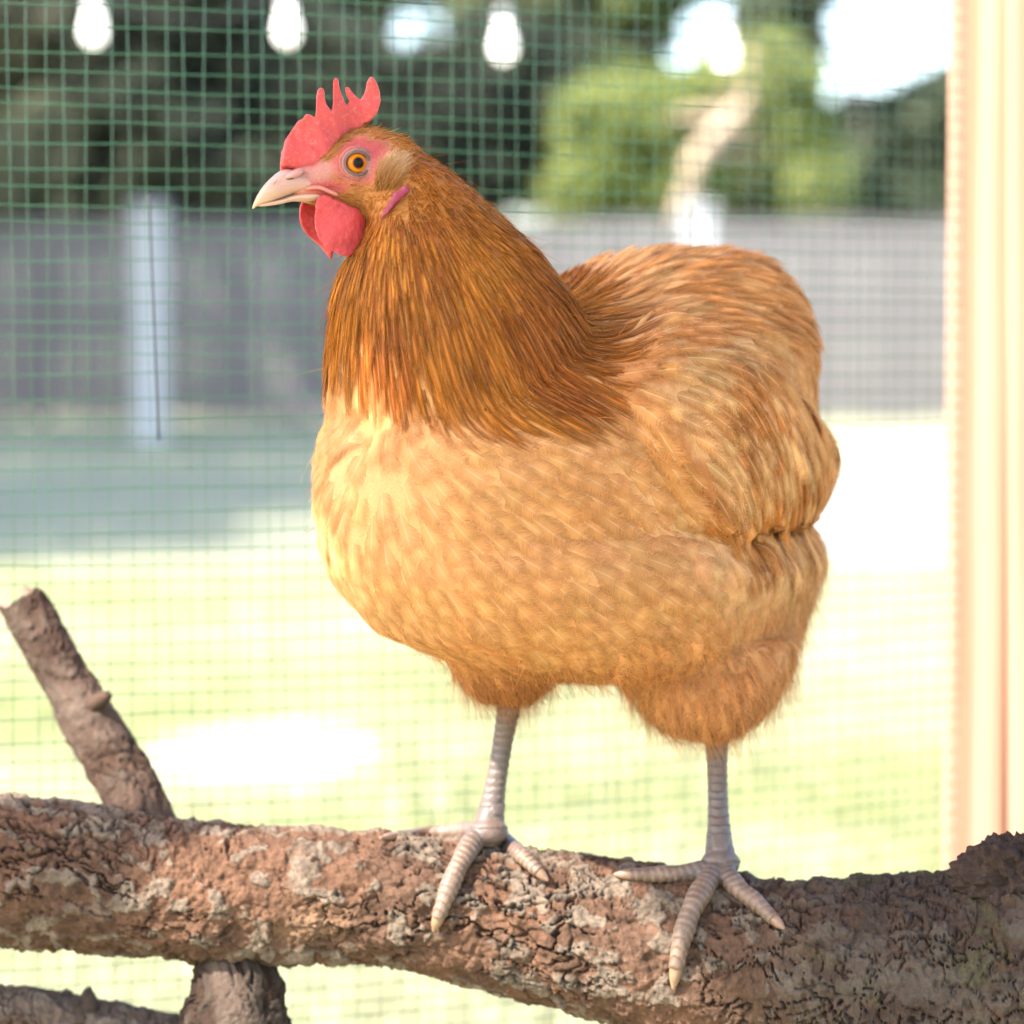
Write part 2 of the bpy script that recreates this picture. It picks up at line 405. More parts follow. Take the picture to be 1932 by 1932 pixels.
def white_post(px, dark, lab):
    D = 19.5; x = (px-C0)/FPX*D
    root = empty('white_post', (x, D-1.5, 0)); tag(root, lab, 'post')
    mesh_obj('shaft', *box_vf((-0.10, -0.10, 0), (0.10, 0.10, 1.60), 0.01), M['white'], root, False)
    mesh_obj('cap', *box_vf((-0.125, -0.125, 1.602), (0.125, 0.125, 1.66), 0.015), M['white'], root, False)
white_post(285, 1, 'white square post in the shade before the grey fence, left of the hen head')
white_post(1315, 0, 'white square post in sunlight before the grey fence, rising behind the hen back')

# ------------------------------------------------------------------ trees
def tree(name, label, base, trunk_pts, rad, blobs, nleaf, c1, c2, leaf=0.09, trunkmat='trunk', group=None):
    root = empty(name, base); tag(root, label, 'tree', group)
    pts = catmull(trunk_pts, 14); rr = np.linspace(rad, rad*0.35, 14)
    parts = [tube(pts, rr, 10)]
    for (c, r) in blobs:
        s = pts[int(6+7*random.random())]; mid = (s+np.array(c))/2+rng.normal(size=3)*0.1
        parts.append(tube(catmull([s, mid, c], 8), np.linspace(rad*0.42, rad*0.08, 8), 7))
    mesh_obj('trunk', *join_vf(parts), M[trunkmat], root)
    tot = sum(np.prod(np.broadcast_to(r, 3)) for _, r in blobs); Ps, Cs = [], []
    for (c, r) in blobs:
        r = np.broadcast_to(np.asarray(r, float), 3); m = int(nleaf*np.prod(r)/tot)
        d = rng.normal(size=(m, 3)); d /= np.linalg.norm(d, axis=1)[:, None]
        q = d*(0.35+0.65*rng.random((m, 1))**0.5)
        keep = vnoise(q*2.6+np.array(c)*3.1) > 0.36
        q = q[keep]; Ps.append(np.array(c)+q*r*(0.85+0.3*vnoise(q*3+7)[:, None]))
    P = np.vstack(Ps); n = len(P)
    a = rng.normal(size=(n, 3)); a /= np.linalg.norm(a, axis=1)[:, None]; bb = np.cross(a, rng.normal(size=(n, 3))); bb /= np.linalg.norm(bb, axis=1)[:, None]
    L = leaf*(0.6+0.8*rng.random((n, 1)))
    V = np.stack([P-a*L, P+bb*L*0.45, P+a*L, P-bb*L*0.45], 1).reshape(-1, 3); F = np.arange(4*n).reshape(-1, 4)
    t = np.clip(fbm(P*1.5, 3)*2.4-0.7+0.3*rng.normal(size=n), 0, 1)[:, None]
    c = (1-t)*np.array(c1)+t*np.array(c2)
    mesh_obj('crown', V, F, M['leaf'], root, col=np.repeat(c, 4, 0), smooth=False)
    return root
def wz(px, py, D): return np.array([(px-C0)/FPX*D, 0, 0.75+(634-py)/FPX*D])
# dark evergreen behind the hen's head
D = 27.0; bx = wz(420, 0, D)[0]
bl = [(wz(x, y, D)-np.array([bx, 0, 0])+np.array([0, dy, 0]), np.array(r)*1.8) for x, y, r, dy in
      [(300, 250, (.55, .6, .55), 0), (430, 120, (.6, .6, .55), .3), (480, 330, (.6, .6, .4), 0), (640, 220, (.55, .6, .5), .2), (800, 240, (.5, .5, .45), 0), (930, 200, (.5, .5, .5), .3), (150, 330, (.45, .5, .4), .2), (330, 20, (.6, .6, .45), 0), (880, 340, (.35, .5, .28), .2)]]
tree('evergreen_tree', 'dense dark green tree in the distance behind the hen head', (bx, D-1.5, 0), [(0, .1, 0), (.05, .1, 1.2), (0, .15, 2.4), (.1, .2, 4.0)], 0.2, bl, 22000, (0.040, 0.046, 0.036), (0.075, 0.085, 0.058), 0.16)
# sunlit yellow-green small tree with pale leaning trunk
D = 25.6; bx = wz(1290, 0, D)[0]
bl = [(wz(x, y, D)-np.array([bx, 0, 0])+np.array([0, dy, 0]), np.array(r)*1.5) for x, y, r, dy in
      [(1180, 250, (.45, .4, .36), .5), (1250, 330, (.5, .4, .28), .5), (1440, 150, (.42, .4, .3), .5), (1480, 240, (.34, .4, .26), .6), (1120, 360, (.34, .4, .2), .5), (1300, 200, (.35, .35, .25), .7), (1540, 330, (.25, .4, .3), .5)]]
k = wz(1300, 330, D)-np.array([bx, 0, 0]); k2 = wz(1400, 200, D)-np.array([bx, 0, 0])
tree('young_tree', 'small yellow-green tree with pale leaning trunk behind the hen back', (bx, D-1.5, 0), [(-.1, 0, 0), (-.08, 0, .8), k, k2, k2+np.array([.05, .1, .5])], 0.13, bl, 9000, (0.14, 0.18, 0.05), (0.30, 0.33, 0.12), 0.11, 'paletrunk')
# taller trees beyond the fence
def far(name, lab, D, spots, n, c1, c2, leaf=.2, base=None):
    bx = wz(spots[0][0] if base is None else base, 0, D)[0]
    bl = [(wz(x, y, D)-np.array([bx, 0, 0])+np.array([0, rng.normal()*.4, 0]), np.array([rx, (rx+rz)/2, rz])*D/FPX) for x, y, rx, rz in spots]
    zc = bl[0][0][2]
    return tree(name, lab, (bx, D-1.5, 0), [(0, 0, 0), (.1, 0, zc*.35), (-.05, 0, zc*.7), (.1, .1, zc)], .22, bl, n, c1, c2, leaf)
far('leafy_tree', 'pale grey-green tree beyond the fence, above the hen head', 30, [(600, 60, 140, 110), (480, -40, 160, 110), (760, -60, 120, 90), (560, 180, 110, 80), (700, 300, 120, 90), (950, 30, 110, 80), (1040, 120, 90, 80)], 9000, (0.09, 0.11, 0.06), (0.2, 0.21, 0.11), .2)
far('leafy_tree', 'mid green tree beyond the fence, between young tree and evergreen', 33, [(1150, 40, 130, 110), (1230, -60, 150, 100), (1020, 330, 150, 70), (1150, 180, 120, 90), (1000, -60, 110, 80)], 8000, (0.07, 0.1, 0.04), (0.16, 0.19, 0.075), .22)
far('leafy_tree', 'shaded grey-green tree beyond the fence, beside the pine post', 31, [(1700, 280, 170, 110), (1560, 300, 130, 100), (1830, 220, 150, 100), (1450, 80, 100, 110), (1480, 330, 130, 60), (1500, -30, 90, 70), (1640, 400, 170, 55), (1820, 390, 130, 60), (1440, 405, 130, 45)], 9000, (0.06, 0.075, 0.045), (0.13, 0.145, 0.09), .2)
far('leafy_tree', 'grey-green tree beyond the fence, at the far left corner', 28, [(60, 60, 170, 140), (-60, 220, 150, 130), (100, 250, 130, 100), (20, 370, 160, 80), (230, -60, 130, 70), (120, 410, 150, 50), (330, 410, 150, 45)], 9000, (0.06, 0.07, 0.045), (0.15, 0.15, 0.1), .2)
# shade tree standing left of the lawn: its shadow lies on the path
tree('shade_tree', 'broad garden tree standing left of the lawn, nearer than the fence', (-6.3, 8.3, 0), [(0, 0, 0), (.1, 0, 1.2), (0, .1, 2.5), (.2, 0, 3.6)], .2,
     [((0, 0, 4.0), (1.9, 1.9, 1.1)), ((1.1, .9, 3.9), (1.5, 1.3, .9)), ((-.6, -1.6, 3.6), (1.3, 1.3, .9)), ((1.2, -1.3, 3.5), (1.2, 1.2, .8)), ((0.3, 1.9, 4.1), (1.4, 1.3, .9)), ((.4, 3.6, 4.5), (1.8, 1.6, 1.0)), ((1.6, 2.6, 4.2), (1.3, 1.3, .9))], 16000, (0.06, 0.09, 0.03), (0.12, 0.16, 0.05), .13)

tree('shade_tree', 'tall garden tree close to the left end of the grey fence', (-7.2, 17.3, 0), [(0, 0, 0), (.1, 0, 1.4), (0, .1, 2.9), (.2, 0, 4.2)], .22,
     [((0, 0, 4.6), (2.2, 2.2, 1.3)), ((1.4, 1.2, 4.5), (1.7, 1.6, 1.1)), ((1.2, -2.0, 4.2), (1.8, 1.7, 1.1)), ((-.5, 2.4, 4.6), (1.9, 1.8, 1.2)), ((1.6, 2.9, 4.6), (1.5, 1.5, 1.1)), ((2.6, .6, 4.4), (1.6, 1.8, 1.0)), ((2.4, -1.6, 4.2), (1.5, 1.6, .9))], 20000, (0.06, 0.09, 0.03), (0.12, 0.16, 0.05), .15)

# ------------------------------------------------------------------ string lights
def string_light():
    D = 5.2; spots = [(-190, 10), (183, 40), (545, 40), (950, 70), (1365, 85), (1643, 108), (1960, 90)]
    pts = [np.array([(x-C0)/FPX*D, D-1.5, 0.75+(634-(y-44))/FPX*D]) for x, y in spots]
    root = empty('string_light', pts[0]); tag(root, 'string of white opal bulbs hung beyond the wire mesh', 'string light')
    o = pts[0]; cord = []
    for a, c in zip(pts[:-1], pts[1:]):
        for t in np.linspace(0, 1, 9)[:-1]: cord.append(a+(c-a)*t-np.array([0, 0, 0.05*math.sin(math.pi*t)])-o)
    cord.append(pts[-1]-o)
    mesh_obj('cord', *tube(cord, 0.0022, 6), M['dark'], root)
    prof = [(0, .0), (.010, -.001), (.0105, -.012), (.012, -.02), (.0165, -.032), (.018, -.044), (.0165, -.055), (.011, -.064), (.004, -.068)]
    rb = [[(r*math.cos(a), r*math.sin(a), z-.022) for a in np.linspace(0, 2*math.pi, 16, endpoint=False)] for r, z in prof]
    rs = [[(r*math.cos(a), r*math.sin(a), z) for a in np.linspace(0, 2*math.pi, 12, endpoint=False)] for r, z in [(.006, .003), (.0105, 0), (.0115, -.012), (.0105, -.0215)]]
    b0 = s0 = None
    for p in pts:
        if b0 is None:
            bo = b0 = mesh_obj('bulb', *loft(rb), M['bulb'], root); so = s0 = mesh_obj('socket', *loft(rs), M['white'], b0)
        else:
            bo = link(b0.copy(), root); so = link(s0.copy(), bo)
        bo.location = p-o
string_light()

# ------------------------------------------------------------------ wire mesh panel and pine post
def plan():
    """plan curve of the mesh: swings away towards the right"""
    out = []; p = np.array([-0.80, 0.010]); ds = 0.005; k = 0; th = math.radians(15)
    while p[0] < 0.335:
        out.append((k, p[0], p[1], th)); th = math.radians(15)+math.radians(18)*float(smooth01(p[0], -0.30, 0.30))
        p = p+ds*np.array([math.cos(th), math.sin(th)]); k += ds
    return np.array(out)
PL = plan()
def on_plan(s): return np.stack([np.interp(s, PL[:, 0], PL[:, 1]), np.interp(s, PL[:, 0], PL[:, 2])], -1)
def wire_mesh():
    o0 = np.array([PL[0, 1], PL[0, 2], 0.0]); root = empty('wire_mesh_panel', o0)
    tag(root, 'green coated welded wire mesh panel stretched behind the hen', 'wire mesh')
    S = PL[-1, 0]; ss = np.arange(0, S, 0.012); base = on_plan(ss); H = 1.55
    hm = []
    for v in range(6):
        wob = 0.0011*np.cumsum(rng.normal(size=len(ss)))*0.16; wob -= np.linspace(wob[0], wob[-1], len(ss))
        P = np.stack([base[:, 0], base[:, 1]-0.0009, wob+0.0016*np.sin(ss*7+v)], -1)-o0
        hm.append(loft(tube_rings(P, 0.00036, 6)))
    meshes = []
    for i in range(int(H/0.0112)):
        v = i % 6
        if i < 6: o = mesh_obj('wire', *hm[v], M['wire'], root); meshes.append(o)
        else: o = link(meshes[v].copy(), root)
        o.location = (0, 0, 0.02+0.0112*i+rng.normal()*0.0004)
    vm = []
    zz = np.linspace(0, H, 60)
    for v in range(6):
        wob = 0.0016*np.sin(zz*5+v*1.3)+0.001*np.sin(zz*11+v*2.1)
        P = np.stack([wob, 0*zz, zz], -1); vm.append(loft(tube_rings(P, 0.00023, 5)))
    ms = []
    for i, s in enumerate(np.arange(0.004, S, 0.0116)):
        v = i % 6
        if i < 6: o = mesh_obj('wire', *vm[v], M['wire'], root); ms.append(o)
        else: o = link(ms[v].copy(), root)
        q = on_plan(s+rng.normal()*0.0005); o.location = (q[0]-o0[0], q[1]-o0[1], 0)
wire_mesh()
def cord2(pix, lab):
    pts = []
    for x, y in pix:
        Yv = 0.25
        for _ in range(4): P = at(x, y, Yv); Yv = float(np.interp(P[0], PL[:, 1], PL[:, 2]))-0.006
        pts.append(P)
    tag(mesh_obj('cord', *tube(catmull(pts, 14), 0.0007, 6), M['dark']), lab, 'cord')
cord2([(281, 365), (285, 470), (290, 600), (299, 830)], 'thin dark cord tied down the wire mesh before the shaded white post')
cord2([(1302, 385), (1303, 430), (1304, 480), (1306, 700)], 'thin dark cord tied down the wire mesh behind the hen back')

def post():
    Y = 0.405; a = at(1822, 700, Y); root = empty('pine_post', (a[0], Y, 0)); tag(root, 'sunlit pale pine lumber post at the edge of the wire mesh', 'post')
    wid = at(1906, 700, Y)[0]-a[0]
    mesh_obj('post_face', *box_vf((0, 0, 0), (wid, 0.089, 1.75), 0.0025), M['pine'], root, False)
    V, F = box_vf((wid+0.011, -0.008, 0), (wid+0.098, 0.026, 1.75), 0.0025)
    o = mesh_obj('side_board', V, F, M['pine'], root, False); o.rotation_euler = (0, math.radians(-0.7), 0); o.location = (-0.004, 0, 0)
    mesh_obj('batten', *box_vf((wid-0.006, 0.03, 0), (wid+0.03, 0.07, 1.7), 0.002), M['greyboard'], root, False)
post()

# ------------------------------------------------------------------ unseen roof added above the perch to shade the hen
ROOF = dict(x0=-0.965, x1=1.25, y0=-1.25, y1=-0.34, z=1.70)
def roof():
    R = ROOF; root = empty('shade_roof', (R['x0'], R['y0'], 0)); tag(root, 'unseen pine board roof on posts, added to shade the hen', 'roof')
    n = 44; wd = (R['x1']-R['x0'])/n; L = R['y1']-R['y0']; first = None
    holes = {}                                   # gap in one board, cut to let a sun fleck onto the chest
    for tgt, hd in ((at(705, 690, -0.135), 0.013),):
        g = tgt+SUN*(R['z']-tgt[2])/SUN[2]; holes[int((g[0]-R['x0'])/wd)] = (g[1]-R['y0'], hd)
    V, F = box_vf((0.0, 0, R['z']), (wd-0.0005, L, R['z']+0.018), 0.0)
    for i in range(n):
        if i in holes:
            gy, hd = holes[i]
            mesh_obj('board', *box_vf((0.0, 0, R['z']), (wd-0.0005, gy-hd, R['z']+0.018)), M['pine'], root, False).location = (i*wd, 0, 0)
            mesh_obj('board', *box_vf((0.0, gy+hd, R['z']), (wd-0.0005, L, R['z']+0.018)), M['pine'], root, False).location = (i*wd, 0, 0); continue
        o = first.copy() if first else mesh_obj('board', V, F, M['pine'], root, False)
        if first: link(o, root)
        first = first or o
        o.location = (i*wd, 0, 0)
    for y in (0.04, L-0.10): mesh_obj('rafter', *box_vf((0.02, y, R['z']-0.07), (R['x1']-R['x0']-0.02, y+0.038, R['z']-0.001)), M['pine'], root, False)
    for x, y in ((0.02, 0.04), (R['x1']-R['x0']-0.09, 0.04), (0.02, L-0.10), (R['x1']-R['x0']-0.09, L-0.10)):
        mesh_obj('post', *box_vf((x, y-0.001, 0), (x+0.05, y+0.049, R['z']-0.072)), M['pine'], root, False)
roof()
#==LOG==
# ------------------------------------------------------------------ perch log with limbs
def bark_surface(pts, rad, ns, nt, seed, amp=1.0, plate=(38, 70, 70), lump=0.004, flatten=None, tint=None):
    """bark-covered limb: plates split by cracks, as relief; returns V, F, col"""
    c = catmull(pts, ns); r = np.interp(np.linspace(0, 1, ns), np.linspace(0, 1, len(rad)), rad)
    T = np.gradient(c, axis=0); seg = np.linalg.norm(T, axis=1); T /= seg[:, None]; s = np.cumsum(seg)-seg[0]
    n = np.cross(T[0], [0.05, 0.1, 1.0]); N_, B_ = [], []
    for t in T:
        n = n-t*np.dot(n, t); n /= np.linalg.norm(n); N_.append(n); B_.append(np.cross(t, n))
    N_, B_ = np.array(N_), np.array(B_); a = np.linspace(0, 2*math.pi, nt, endpoint=False)
    dirv = np.cos(a)[None, :, None]*N_[:, None]+np.sin(a)[None, :, None]*B_[:, None]
    rr = np.broadcast_to(r[:, None], (ns, nt))
    # coordinates for the noise: along, and round the limb
    Q = np.stack([np.broadcast_to(s[:, None], (ns, nt)), rr*np.cos(a)[None], rr*np.sin(a)[None]], -1)+seed*1.37
    wv = np.stack([fbm(Q*45, 3, 11+seed), fbm(Q*45, 3, 21+seed), fbm(Q*45, 3, 31+seed)], -1)-0.5
    Qw = Q+wv*0.020
    f1, f2, cid = worley(Qw*np.array(plate), 3+seed); crack = f2-f1
    g1, g2, gid = worley((Q+wv*0.008)*np.array(plate)*2.3, 50+seed); crack2 = g2-g1
    big = fbm(Q*14, 3, 61+seed)-0.5; mid = fbm(Q*90, 4, 71+seed)-0.5; fine = fbm(Q*330, 3, 81+seed)-0.5
    crackm = 0.5*smooth01(fbm(Q*26, 2, 95+seed), 0.56, 0.70)         # cracks come and go
    deep = (1-smooth01(crack, 0.0, 0.075))*crackm; shallow = (1-smooth01(crack2, 0.0, 0.08))*0.25*smooth01(fbm(Q*30+9, 2, 97+seed), 0.42, 0.6)
    rg = np.abs(fbm(Qw*np.array([34, 120, 120])+2, 4, 140+seed)-0.5); rg2 = np.abs(fbm(Qw*np.array([150, 60, 60])+5, 3, 150+seed)-0.5)
    ridge = np.clip((1-smooth01(rg, 0.0, 0.030))*smooth01(fbm(Q*20+4, 2, 160+seed), 0.30, 0.50)+0.7*(1-smooth01(rg2, 0.0, 0.016))*smooth01(fbm(Q*24+8, 2, 165+seed), 0.5, 0.62), 0, 1)
    flake = smooth01(fbm(Q*np.array([95, 120, 120])+3, 4, 99+seed), 0.51, 0.54)      # remaining outer bark flakes
    h = lump*2.2*big + amp*(0.0022*(cid-0.5) - 0.0040*deep - 0.0012*shallow - 0.0042*ridge + 0.0054*mid + 0.0030*fine + 0.0012*flake)
    P = c[:, None]+dirv*(rr+h)[..., None]
    brown = np.array([0.074, 0.041, 0.026]); red = np.array([0.096, 0.050, 0.030]); grey = np.array([0.122, 0.093, 0.068]); dark = np.array([0.012, 0.008, 0.006])
    t1 = smooth01(fbm(Q*22, 3, 111+seed), 0.35, 0.65)[..., None]
    col = brown*(1-t1)+red*t1
    lich = (flake*smooth01(cid*0.55+fbm(Q*16, 3, 121+seed)*0.75, 0.50, 0.62))[..., None]*0.85
    col = col*(1-lich)+grey*lich
    col = col*(0.35+0.25*gid[..., None]+0.6*fbm(Q*150, 3, 131+seed)[..., None]+0.7*fbm(Q*np.array([260, 520, 520]), 2, 135+seed)[..., None])
    dk = np.clip(deep*0.9+shallow*0.5+ridge*0.75, 0, 1)[..., None]; col = col*(1-dk)+dark*dk
    if tint is not None: col = tint(P, col, s, Q)
    V = P.reshape(-1, 3); C = col.reshape(-1, 3); I = np.arange(ns*nt).reshape(ns, nt); J = np.roll(I, -1, 1)
    F = np.stack([I[:-1], J[:-1], J[1:], I[1:]], -1).reshape(-1, 4).tolist()
    V = np.vstack([V, P[0].mean(0), P[-1].mean(0)]); C = np.vstack([C, [0.3, 0.2, 0.13], [0.3, 0.2, 0.13]])
    for j in range(nt):
        F.append((ns*nt, J[0, j], I[0, j])); F.append((ns*nt+1, I[-1, j], J[-1, j]))
    return V, F, C

def logY(x): return 0.02-0.0000*x+np.interp(x, [-400, 0, 900, 1400, 1932, 2400], [0.03, 0.02, 0.0, -0.02, -0.055, -0.09])-0.02
LOG_TOP = [(-420, 1452), (-200, 1470), (0, 1497), (100, 1506), (200, 1533), (350, 1551), (480, 1561), (600, 1566), (720, 1570), (850, 1573), (1000, 1600), (1100, 1613), (1200, 1624), (1300, 1636), (1400, 1655), (1500, 1657), (1600, 1652), (1700, 1648), (1780, 1642), (1850, 1628), (1932, 1612), (2100, 1590), (2350, 1570)]
LOG_BOT = [(-420, 1770), (-200, 1778), (0, 1785), (100, 1790), (200, 1797), (330, 1815), (500, 1815), (600, 1812), (740, 1822), (850, 1850), (1000, 1886), (1100, 1912), (1200, 1940), (1400, 2000), (1600, 2058), (1800, 2105), (1932, 2130), (2100, 2150), (2350, 2170)]
def log_axis():
    xs = np.linspace(-420, 2350, 22); P, R = [], []
    for x in xs:
        yt, yb = np.interp(x, *zip(*LOG_TOP)), np.interp(x, *zip(*LOG_BOT)); Y = float(logY(x))
        a, b_ = at(x, yt, Y), at(x, yb, Y); P.append((a+b_)/2); R.append((a[2]-b_[2])/2-0.0015)
    return np.array(P), np.array(R)
LP, LR = log_axis()
perch = empty('perch_log', (LP[0][0], LP[0][1], 0))
tag(perch, 'thick flaking brown log with broken limbs that the hen stands on', 'log')
def rel(V): return np.asarray(V)-np.array([LP[0][0], LP[0][1], 0])
def perch_tint(P, col, s, Q):
    px = proj(P)[..., 0]; k = smooth01(px, 1300, 1640)[..., None]                  # shade at the thick end painted into the bark colour, plus moss
    shade_bark = np.array([0.033, 0.024, 0.019])*(0.55+0.9*fbm(Q*60, 4, 300)[..., None]); moss = np.array([0.05, 0.05, 0.022])
    m = smooth01(fbm(Q*np.array([30, 60, 60]), 4, 310), 0.56, 0.66)[..., None]
    shade_bark = shade_bark*(1-0.5*m)+moss*0.5*m
    gp = smooth01(fbm(Q*34, 3, 320), 0.5, 0.6)[..., None]; shade_bark = shade_bark*(1-0.6*gp)+np.array([0.066, 0.053, 0.043])*0.6*gp
    dk = (col.mean(-1, keepdims=True) < 0.05)*0.6
    c = col*(1-0.88*k*(1-dk))+shade_bark*0.88*k*(1-dk)
    q = proj(P); bare = np.exp(-(((q[..., 0]-590)/80)**2+((q[..., 1]-1745)/38)**2)**2)[..., None]*(P[..., 1:2] < LP[4][1])
    bw = np.array([0.16, 0.09, 0.052])*(0.7+0.6*fbm(Q*np.array([40, 220, 220]), 3, 330)[..., None])
    return c*(1-0.85*bare)+bw*0.85*bare
V, F, Cc = bark_surface(LP, LR, 1150, 330, 1, 1.0, (52, 74, 74), 0.0035, tint=perch_tint)
mesh_obj('trunk', rel(V), F, M['bark'], perch, col=Cc)
# broken limb rising behind the log
stub = [at(x, y, Y) for x, y, Y in [(330, 1660, 0.045), (268, 1530, 0.065), (190, 1395, 0.085), (120, 1275, 0.105), (62, 1172, 0.12), (38, 1130, 0.125)]]
def stub_tint(P, col, s, Q):
    g = smooth01(fbm(Q*40, 3, 410), 0.4, 0.6)[..., None]
    c = col*0.25+(np.array([0.042, 0.026, 0.019])*(1-g)+np.array([0.074, 0.050, 0.038])*g)*0.75
    return c*(0.7+0.6*fbm(Q*np.array([60, 160, 160]), 3, 420)[..., None])
V, F, Cc = bark_surface(stub, [0.0165, 0.0155, 0.0145, 0.014, 0.0138, 0.0135], 260, 110, 5, 0.45, (60, 110, 110), 0.0022, tint=stub_tint)
nn = 260*110                                   # splintered broken end
Vr = V[:nn].reshape(260, 110, 3); ang = np.arange(110)/110*2*math.pi
ax = stub[-1]-stub[-2]; ax = ax/np.linalg.norm(ax)
cut = 0.006*np.cos(ang-1.0)+0.0035*np.sin(3*ang+1)+0.002*np.sin(7*ang)
for k in range(240, 260): Vr[k] += ax*(cut[:, None])*((k-239)/20)
Cc[nn-110*3:nn] = np.array([0.26, 0.17, 0.12]); V[:nn] = Vr.reshape(-1, 3); V[nn+1] = Vr[-1].mean(0)-ax*0.004
mesh_obj('broken_limb', rel(V), F, M['bark'], perch, col=Cc)
# twig scar on the broken limb
p = at(186, 1320, 0.075)
mesh_obj('twig_stub', rel(tube(catmull([p+np.array([-.004, .006, -.004]), p+np.array([0.003, 0, .001]), p+np.array([.0065, -.001, .0035])], 8), np.linspace(.006, .0022, 8), 9)[0]), tube(np.zeros((8, 3))+np.arange(8)[:, None]*[1, 0, 0], np.ones(8), 9)[1], M['bark'], perch, col=np.array([[0.07, 0.043, 0.03]]))
# limb growing down to the ground under the log
leg = [at(x, y, Y) for x, y, Y in [(428, 1720, 0.01), (432, 1800, 0.012), (437, 1860, 0.01), (448, 1932, 0.005)]]
leg += [np.array([leg[-1][0]+0.012, 0.0, 0.2]), np.array([leg[-1][0]+0.03, -0.01, 0.0])]
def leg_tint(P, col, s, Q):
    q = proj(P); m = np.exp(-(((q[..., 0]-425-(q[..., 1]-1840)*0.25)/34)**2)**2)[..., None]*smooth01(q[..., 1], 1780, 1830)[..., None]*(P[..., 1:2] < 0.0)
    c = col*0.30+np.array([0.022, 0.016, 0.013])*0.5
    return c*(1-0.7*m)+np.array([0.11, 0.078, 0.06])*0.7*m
V, F, Cc = bark_surface(leg, [0.026, 0.0195, 0.0205, 0.030, 0.028, 0.03], 460, 150, 9, 0.8, (50, 70, 70), 0.004, tint=leg_tint)
mesh_obj('lower_limb', rel(V), F, M['bark'], perch, col=Cc)
# dark broken knot on the thick end
kc = at(1930, 1652, -0.072); kv, kf = ellipsoid(np.zeros(3), np.diag([0.030, 0.022, 0.021]), 200, 130)
d = kv/np.linalg.norm(kv, axis=1)[:, None]
kv = kv*(1+0.40*(fbm(d*1.8+3, 3, 7)[:, None]-0.5)*2)+d*0.005*(fbm(d*7, 5, 17)[:, None]-0.5)*2
kcol = np.array([0.034, 0.022, 0.017])*(0.5+1.2*fbm(d*14, 3, 27)[:, None])
mesh_obj('knot', rel(kv+kc), kf, M['bark'], perch, col=kcol)

# second log lying lower, crossing under the limb
def low_log():
    pts = [at(x, y, Y) for x, y, Y in [(-260, 1905, 0.03), (-60, 1925, 0.04), (120, 1948, 0.05), (340, 1985, 0.062), (560, 2020, 0.075)]]
    o = np.array([pts[0][0], pts[0][1], pts[0][2]-0.03]); root = empty('lower_log', o); tag(root, 'thinner pale-barked log crossing below the perch log', 'log')
    def tnt(P, col, s, Q): 
        up = smooth01(fbm(Q*26, 3, 520), 0.4, 0.55)[..., None]; return col*0.5+(np.array([0.16, 0.12, 0.09])*(1-up)+np.array([0.07, 0.045, 0.032])*up)*0.6
    V, F, Cc = bark_surface(pts, [0.021, 0.0205, 0.02, 0.019, 0.018], 420, 150, 13, 0.9, (50, 70, 70), 0.003, tint=tnt)
    mesh_obj('trunk', V-o, F, M['bark'], root, col=Cc)
    p = at(170, 1890, 0.045)
    Vt, Ft = tube(catmull([p+np.array([-.003, .0, -.008]), p, p+np.array([-.0015, 0, .0075])], 10), np.array([.007, .0065, .006, .0055, .005, .0048, .0045, .004, .0032, .002]), 12)
    mesh_obj('twig_stub', Vt+0.003*(fbm(Vt*260, 3, 540)[:, None]-0.5)-o, Ft, M['bark'], root, col=np.array([[0.06, 0.042, 0.034]]))
low_log()
# a single grass blade caught on the log
p = at(1020, 1604, -0.02)
tag(mesh_obj('grass_blade', [p+np.array([-.0008, 0, 0]), p+np.array([.0008, 0, 0]), p+np.array([.0045, 0, .0045]), p+np.array([.008, .0005, .0075])], [(0, 1, 2), (0, 2, 3)], m_simple('green_blade', (0.12, 0.2, 0.03), (0.2, 0.28, 0.05), 50)), 'tiny green grass blade caught on the log between the hen feet', 'grass blade')
#==HEN==
# ------------------------------------------------------------------ the hen
PHI = math.radians(54); HF = np.array([-math.cos(PHI), -math.sin(PHI), 0]); HB = -HF; HLAT = np.array([math.sin(PHI), -math.cos(PHI), 0])
BC = np.array([0.03, 0.0, 0.65])                    # a point of the hen's mid-plane
hen = empty('hen', (0.04, -0.01, 0.44))
tag(hen, 'buff orange hen with red comb standing on the log', 'hen')
HO = np.array([0.04, -0.01, 0.44])
def hrel(V): return np.asarray(V)-HO

SL = [(474, 1215, 1385), (490, 1130, 1448), (520, 1068, 1482), (560, 1000, 1512), (600, 910, 1530), (650, 790, 1543), (700, 690, 1546), (760, 632, 1542), (820, 608, 1542),
      (870, 600, 1543), (920, 597, 1530), (985, 603, 1488), (1020, 611, 1535), (1060, 627, 1556), (1110, 662, 1545), (1160, 708, 1520), (1188, 765, 1510), (1214, 825, 1500), (1234, 900, 1490), (1246, 1000, 1470)]
def body_rings():
    out = []; N = 64; th = np.linspace(0, 2*math.pi, N, endpoint=False)
    for y, L, R in SL:
        L, R = L+9, R-15; yc = 0.0; rho = 0.62 if y > 600 else 0.62
        for _ in range(4):
            XL, XR = at(L, y, yc-0.06)[0], at(R, y, yc+0.06)[0]; cx = (XL+XR)/2; hx = (XR-XL)/2; yc = (cx-0.03)*0.95+0.005
        a = hx/math.sqrt(math.cos(PHI)**2+rho**2*math.sin(PHI)**2); b_ = rho*a; z = at(966, y, yc)[2]
        ct, st = np.cos(th), np.sin(th); p = 2/2.15
        e = a*np.sign(ct)*np.abs(ct)**p; f = b_*np.sign(st)*np.abs(st)**p
        out.append(np.array([cx, yc, z])+e[:, None]*HF+f[:, None]*HLAT)
    return out
